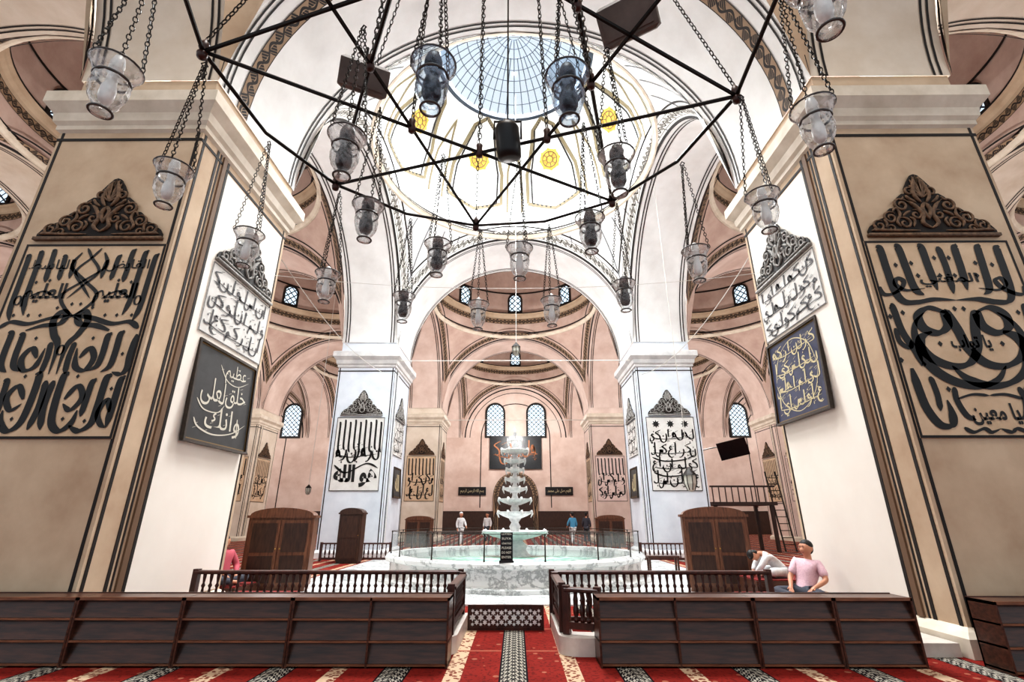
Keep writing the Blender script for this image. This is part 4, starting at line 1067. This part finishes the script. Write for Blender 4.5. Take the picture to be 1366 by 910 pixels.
# ------------------------------------------------------------ people
def skin(name,verts,edges,rad,m_,parent,lvl=2,root=0):
    me=bpy.data.meshes.new(name); me.from_pydata(verts,edges,[])
    o=bpy.data.objects.new(name,me); COL.objects.link(o)
    md=o.modifiers.new('Skin','SKIN'); md.use_smooth_shade=True
    for i,r_ in enumerate(rad):
        rr=r_ if isinstance(r_,tuple) else (r_,r_)
        me.skin_vertices[0].data[i].radius=rr; me.skin_vertices[0].data[i].use_root=(i==root)
    sb=o.modifiers.new('Sub','SUBSURF'); sb.levels=lvl; sb.render_levels=lvl
    dg=bpy.context.evaluated_depsgraph_get(); dg.update()
    m2=bpy.data.meshes.new_from_object(o.evaluated_get(dg)); m2.materials.clear(); m2.materials.append(m_); m2.name=name
    bpy.data.objects.remove(o); bpy.data.meshes.remove(me)
    q=bpy.data.objects.new(name,m2); COL.objects.link(q); q.parent=parent
    return q
def person(loc,rz,label,J,top,bottom,hair,k=1.0,hood=False,detail=False,sleeve=.75):
    t=thing('person',label,'person',loc,rz)
    V=[];E=[];Rr=[]
    def add(p,r,par=None):
        V.append(tuple(Vector(p)*k)); Rr.append(r*k if not isinstance(r,tuple) else (r[0]*k,r[1]*k))
        if par is not None: E.append((par,len(V)-1))
        return len(V)-1
    P={n:Vector(v) for n,v in J.items()}
    H=P['head']; hd=H-P['neck']; hu=hd.normalized()
    face=Vector(J['face']); face=(face-hu*face.dot(hu)).normalized(); side=hu.cross(face).normalized()
    sp=(P['chest']-P['pelvis']).normalized()
    pe=add(P['pelvis'],(.12,.095)); wa=add(P['pelvis'].lerp(P['chest'],.5),(.11,.085),pe); ch=add(P['chest'],(.14,.095),wa)
    nk0=add(P['neck'],(.062,.06),ch); n1=add(P['neck']+hd*.4,(.058,.058),nk0)
    jaw=add(H-hu*.075+face*.02,(.066,.074),n1); mid=add(H-hu*.02+face*.006,(.084,.098),jaw); cr=add(H+hu*.045,(.09,.104),mid); tp=add(H+hu*.10-face*.008,(.07,.08),cr)
    add(H+face*.128-hu*.022,(.014,.016),mid)
    for s in (-1,1): add(H+side*s*.092-hu*.012,(.012,.024),mid)
    for s,n in ((-1,'R'),(1,'L')):
        sh=add(P['sh'+n],.055,ch); el=add(P['el'+n],.044,sh); wr=add(P['wr'+n],.030,el)
        d=(P['wr'+n]-P['el'+n]).normalized(); pl=add(P['wr'+n]+d*.05,(.038,.022),wr)
        cd=d.cross(Vector((0,0,1))); cd=cd.normalized() if cd.length>.05 else Vector((1,0,0))
        kn=P['wr'+n]+d*.09
        for f_,(off,ln) in enumerate(((-.027,.062),(-.009,.072),(.009,.068),(.027,.052))):
            b0=add(kn+cd*off,.0095,pl); b1=add(kn+cd*off*1.1+d*ln*.5+Vector((0,0,-.008)),.0085,b0); add(kn+cd*off*1.1+d*ln*.9+Vector((0,0,-.026)),.007,b1)
        th=add(P['wr'+n]+d*.03+cd*(-s)*.035,.011,pl); add(P['wr'+n]+d*.07+cd*(-s)*.055,.009,th)
        hp=add(P['hip'+n],.075,pe); kn_=add(P['kn'+n],.048,hp); ca=add(P['kn'+n].lerp(P['an'+n],.4),.044,kn_); an=add(P['an'+n],.034,ca); add(P['toe'+n],.034,an)
    skin('body',V,E,Rr,M['skin'],t,2 if detail else 1)
    V=[];E=[];Rr=[]
    lo=add(P['pelvis']-sp*.05,(.165,.135)); pe=add(P['pelvis']+sp*.04,(.16,.13),lo); wa=add(P['pelvis'].lerp(P['chest'],.55),(.152,.122),pe); ch=add(P['chest'],(.18,.13),wa); add(P['chest'].lerp(P['neck'],.85),(.086,.08),ch)
    for n in 'RL':
        sh=add(P['sh'+n],.082,ch); el=add(P['el'+n],.064,sh) if sleeve>.6 else add(P['sh'+n].lerp(P['el'+n],.85),.07,sh)
        if sleeve>.6: add(P['el'+n].lerp(P['wr'+n],.85),.048,el)
    skin('shirt',V,E,Rr,top,t,2)
    V=[];E=[];Rr=[]
    pe=add(P['pelvis']-sp*.01,(.15,.122))
    for n in 'RL':
        hp=add(P['hip'+n],.105,pe); m1=add(P['hip'+n].lerp(P['kn'+n],.6),.095,hp); kn_=add(P['kn'+n],.092,m1); add(P['kn'+n].lerp(P['an'+n],.9),.068,kn_)
    skin('trousers',V,E,Rr,bottom,t,1)
    q=MB(); q.ell((H+hu*.052-face*.020)*k,side,face,(hu+face*.10).normalized(),.094*k,.102*k,.090*k); q.ell((H-hu*.005-face*.045)*k,side,face,hu,.084*k,.064*k,.087*k)
    q.build('hair' if not hood else 'headscarf',hair,t,True)
    if detail:
        for s in (-1,1):
            q=MB(); q.ell(Vector((0,0,0)),side,face,hu,.012*k,.008*k,.007*k,8,6); e_=q.build('eye',M['dark'],t,True); e_.location=(H+face*.091+side*s*.032+hu*.012)*k
            q=MB(); B=H+face*.094+side*s*.032+hu*.034; q.tube([(B-side*.02)*k,(B+hu*.004)*k,(B+side*.02)*k],.005*k,5); q.build('eyebrow',M['hair'],t)
        q=MB(); B=H+face*.092-hu*.055; q.tube([(B-side*.024)*k,(B+face*.006)*k,(B+side*.024)*k],.007*k,6); q.build('mouth',M['lip'],t)
    return t
ST=dict(pelvis=(0,0,.95),chest=(0,0,1.27),neck=(0,.01,1.46),head=(0,-.01,1.62),face=(0,-1,0),
 shR=(-.17,0,1.39),elR=(-.23,.03,1.12),wrR=(-.22,-.08,.90),shL=(.17,0,1.39),elL=(.23,.03,1.12),wrL=(.22,-.08,.90),
 hipR=(-.09,0,.9),knR=(-.1,-.03,.5),anR=(-.1,.03,.08),toeR=(-.12,-.11,.035),hipL=(.09,0,.9),knL=(.1,.0,.5),anL=(.1,.06,.08),toeL=(.12,-.08,.035))
WK=dict(ST); WK.update(knR=(-.1,-.18,.52),anR=(-.1,-.22,.09),toeR=(-.11,-.36,.04),knL=(.1,.06,.5),anL=(.1,.26,.12),toeL=(.11,.14,.035),elL=(.22,-.1,1.15),wrL=(.18,-.28,1.02))
SIT=dict(pelvis=(0,0,.12),chest=(0,.07,.42),neck=(0,.10,.60),head=(-.02,.08,.76),face=(-.25,-1,.12),
 shR=(-.18,.07,.54),elR=(-.27,-.04,.30),wrR=(-.12,-.22,.20),shL=(.18,.08,.54),elL=(.29,.02,.30),wrL=(.16,-.20,.17),
 hipR=(-.1,-.02,.10),knR=(-.36,-.30,.12),anR=(.02,-.40,.06),toeR=(.12,-.42,.05),hipL=(.1,-.02,.10),knL=(.36,-.30,.12),anL=(-.02,-.28,.06),toeL=(-.12,-.30,.05))
LEAN=dict(SIT); LEAN.update(chest=(.06,.12,.41),neck=(.09,.17,.59),head=(.09,.17,.755),face=(-.5,-1,.25),shR=(-.08,.13,.54),shL=(.24,.15,.52),elR=(-.18,.0,.32),elL=(.33,.06,.30),wrL=(.20,-.16,.20))
BEND=dict(SIT); BEND.update(chest=(0,-.20,.38),neck=(0,-.38,.46),head=(0,-.52,.42),face=(0,-.6,-.8),shR=(-.18,-.30,.43),elR=(-.24,-.46,.22),wrR=(-.12,-.56,.08),shL=(.18,-.30,.43),elL=(.24,-.46,.22),wrL=(.12,-.56,.08))
person((4.68,8.7,.25),R(-45),'seated man in a pale pink shirt leaning by the big right pillar',LEAN,M['shirtpink'],M['trouser'],M['hair'],1.0,detail=True,sleeve=.5)
person((5.15,10.25,.42),R(-100),'person in white bent forward beyond the seated man',BEND,M['shirtwhite'],M['shirtwhite'],M['hair'],.90)
person((-5.7,10.3,.28),R(60),'seated person in rose clothes half hidden behind the big left pillar',SIT,M['redcloth'],M['trouser'],M['hair'],1.0)
person((-2.9,27.3,0),R(30),'standing person in white clothes beyond the pool, left of the fountain',WK,M['shirtwhite'],M['shirtwhite'],M['shirtwhite'],1.0,True)
person((-1.7,31,0),R(-20),'person in dark trousers and white shirt close left of the fountain stem',ST,M['shirtwhite'],M['trouser'],M['hair'],1.0)
person((3.1,28,0),R(200),'person in light blue top beyond the pool, right of the fountain',WK,M['teal'],M['shirtwhite'],M['hair'],1.0)
person((4.2,30.5,0),R(160),'person in dark clothes beyond the pool, farthest right',ST,M['trouser'],M['trouser'],M['hair'],1.0)

# ------------------------------------------------------------ light
def light(kind,loc,power,color,size=1,rot=(0,0,0)):
    l=bpy.data.lights.new('added_light',kind); l.energy=power; l.color=color
    if kind=='AREA': l.shape='DISK'; l.size=size
    else: l.shadow_soft_size=size
    o=bpy.data.objects.new('added_light',l); COL.objects.link(o); o.location=loc; o.rotation_euler=rot; return o
light('AREA',(0,14.8,22.8),12500,(.95,.98,1),7)  # stands for daylight above the central skylight
light('POINT',(0,14.8,11.8),1300,(.98,.99,1),.05)  # added point to brighten the central dome, no fixture here
light('AREA',(0,1.1,20.5),1600,(1,.98,.95),5)  # added fill high in the closed dome over the camera
WARM=(1,.97,.94)
for c in (-1,1):  # added fill points in the aisle bays, without fixtures
    light('POINT',(c*PX,1.1,10),330,WARM,.05); light('POINT',(c*PX,14.8,10),800,WARM,.05)
    light('POINT',(c*PX,28.5,10),1000,WARM,.05); light('POINT',(c*PX,42.2,9),1000,WARM,.05)
    for y in (14.8,28.5,42.2): light('POINT',(c*2*PX,y,9.5),800,WARM,.05)
light('POINT',(0,28.5,10.5),1300,(1,.98,.96),.05); light('POINT',(0,42.2,9.5),1300,WARM,.05)  # added fill points for the two far nave bays
w=bpy.data.worlds.new('world'); S.world=w; w.use_nodes=True
bg=w.node_tree.nodes['Background']; bg.inputs[0].default_value=(.86,.93,1,1); bg.inputs[1].default_value=.86

cam=bpy.data.cameras.new('camera'); co=bpy.data.objects.new('camera',cam); COL.objects.link(co)
co.location=(.03,0,1.5); co.rotation_euler=(R(90+20.1),0,R(.45)); cam.lens=16.9; cam.sensor_width=36; cam.clip_end=200
S.camera=co
S.view_settings.view_transform='Standard'
try: S.view_settings.look='Medium High Contrast'
except Exception as e: print('look',e)
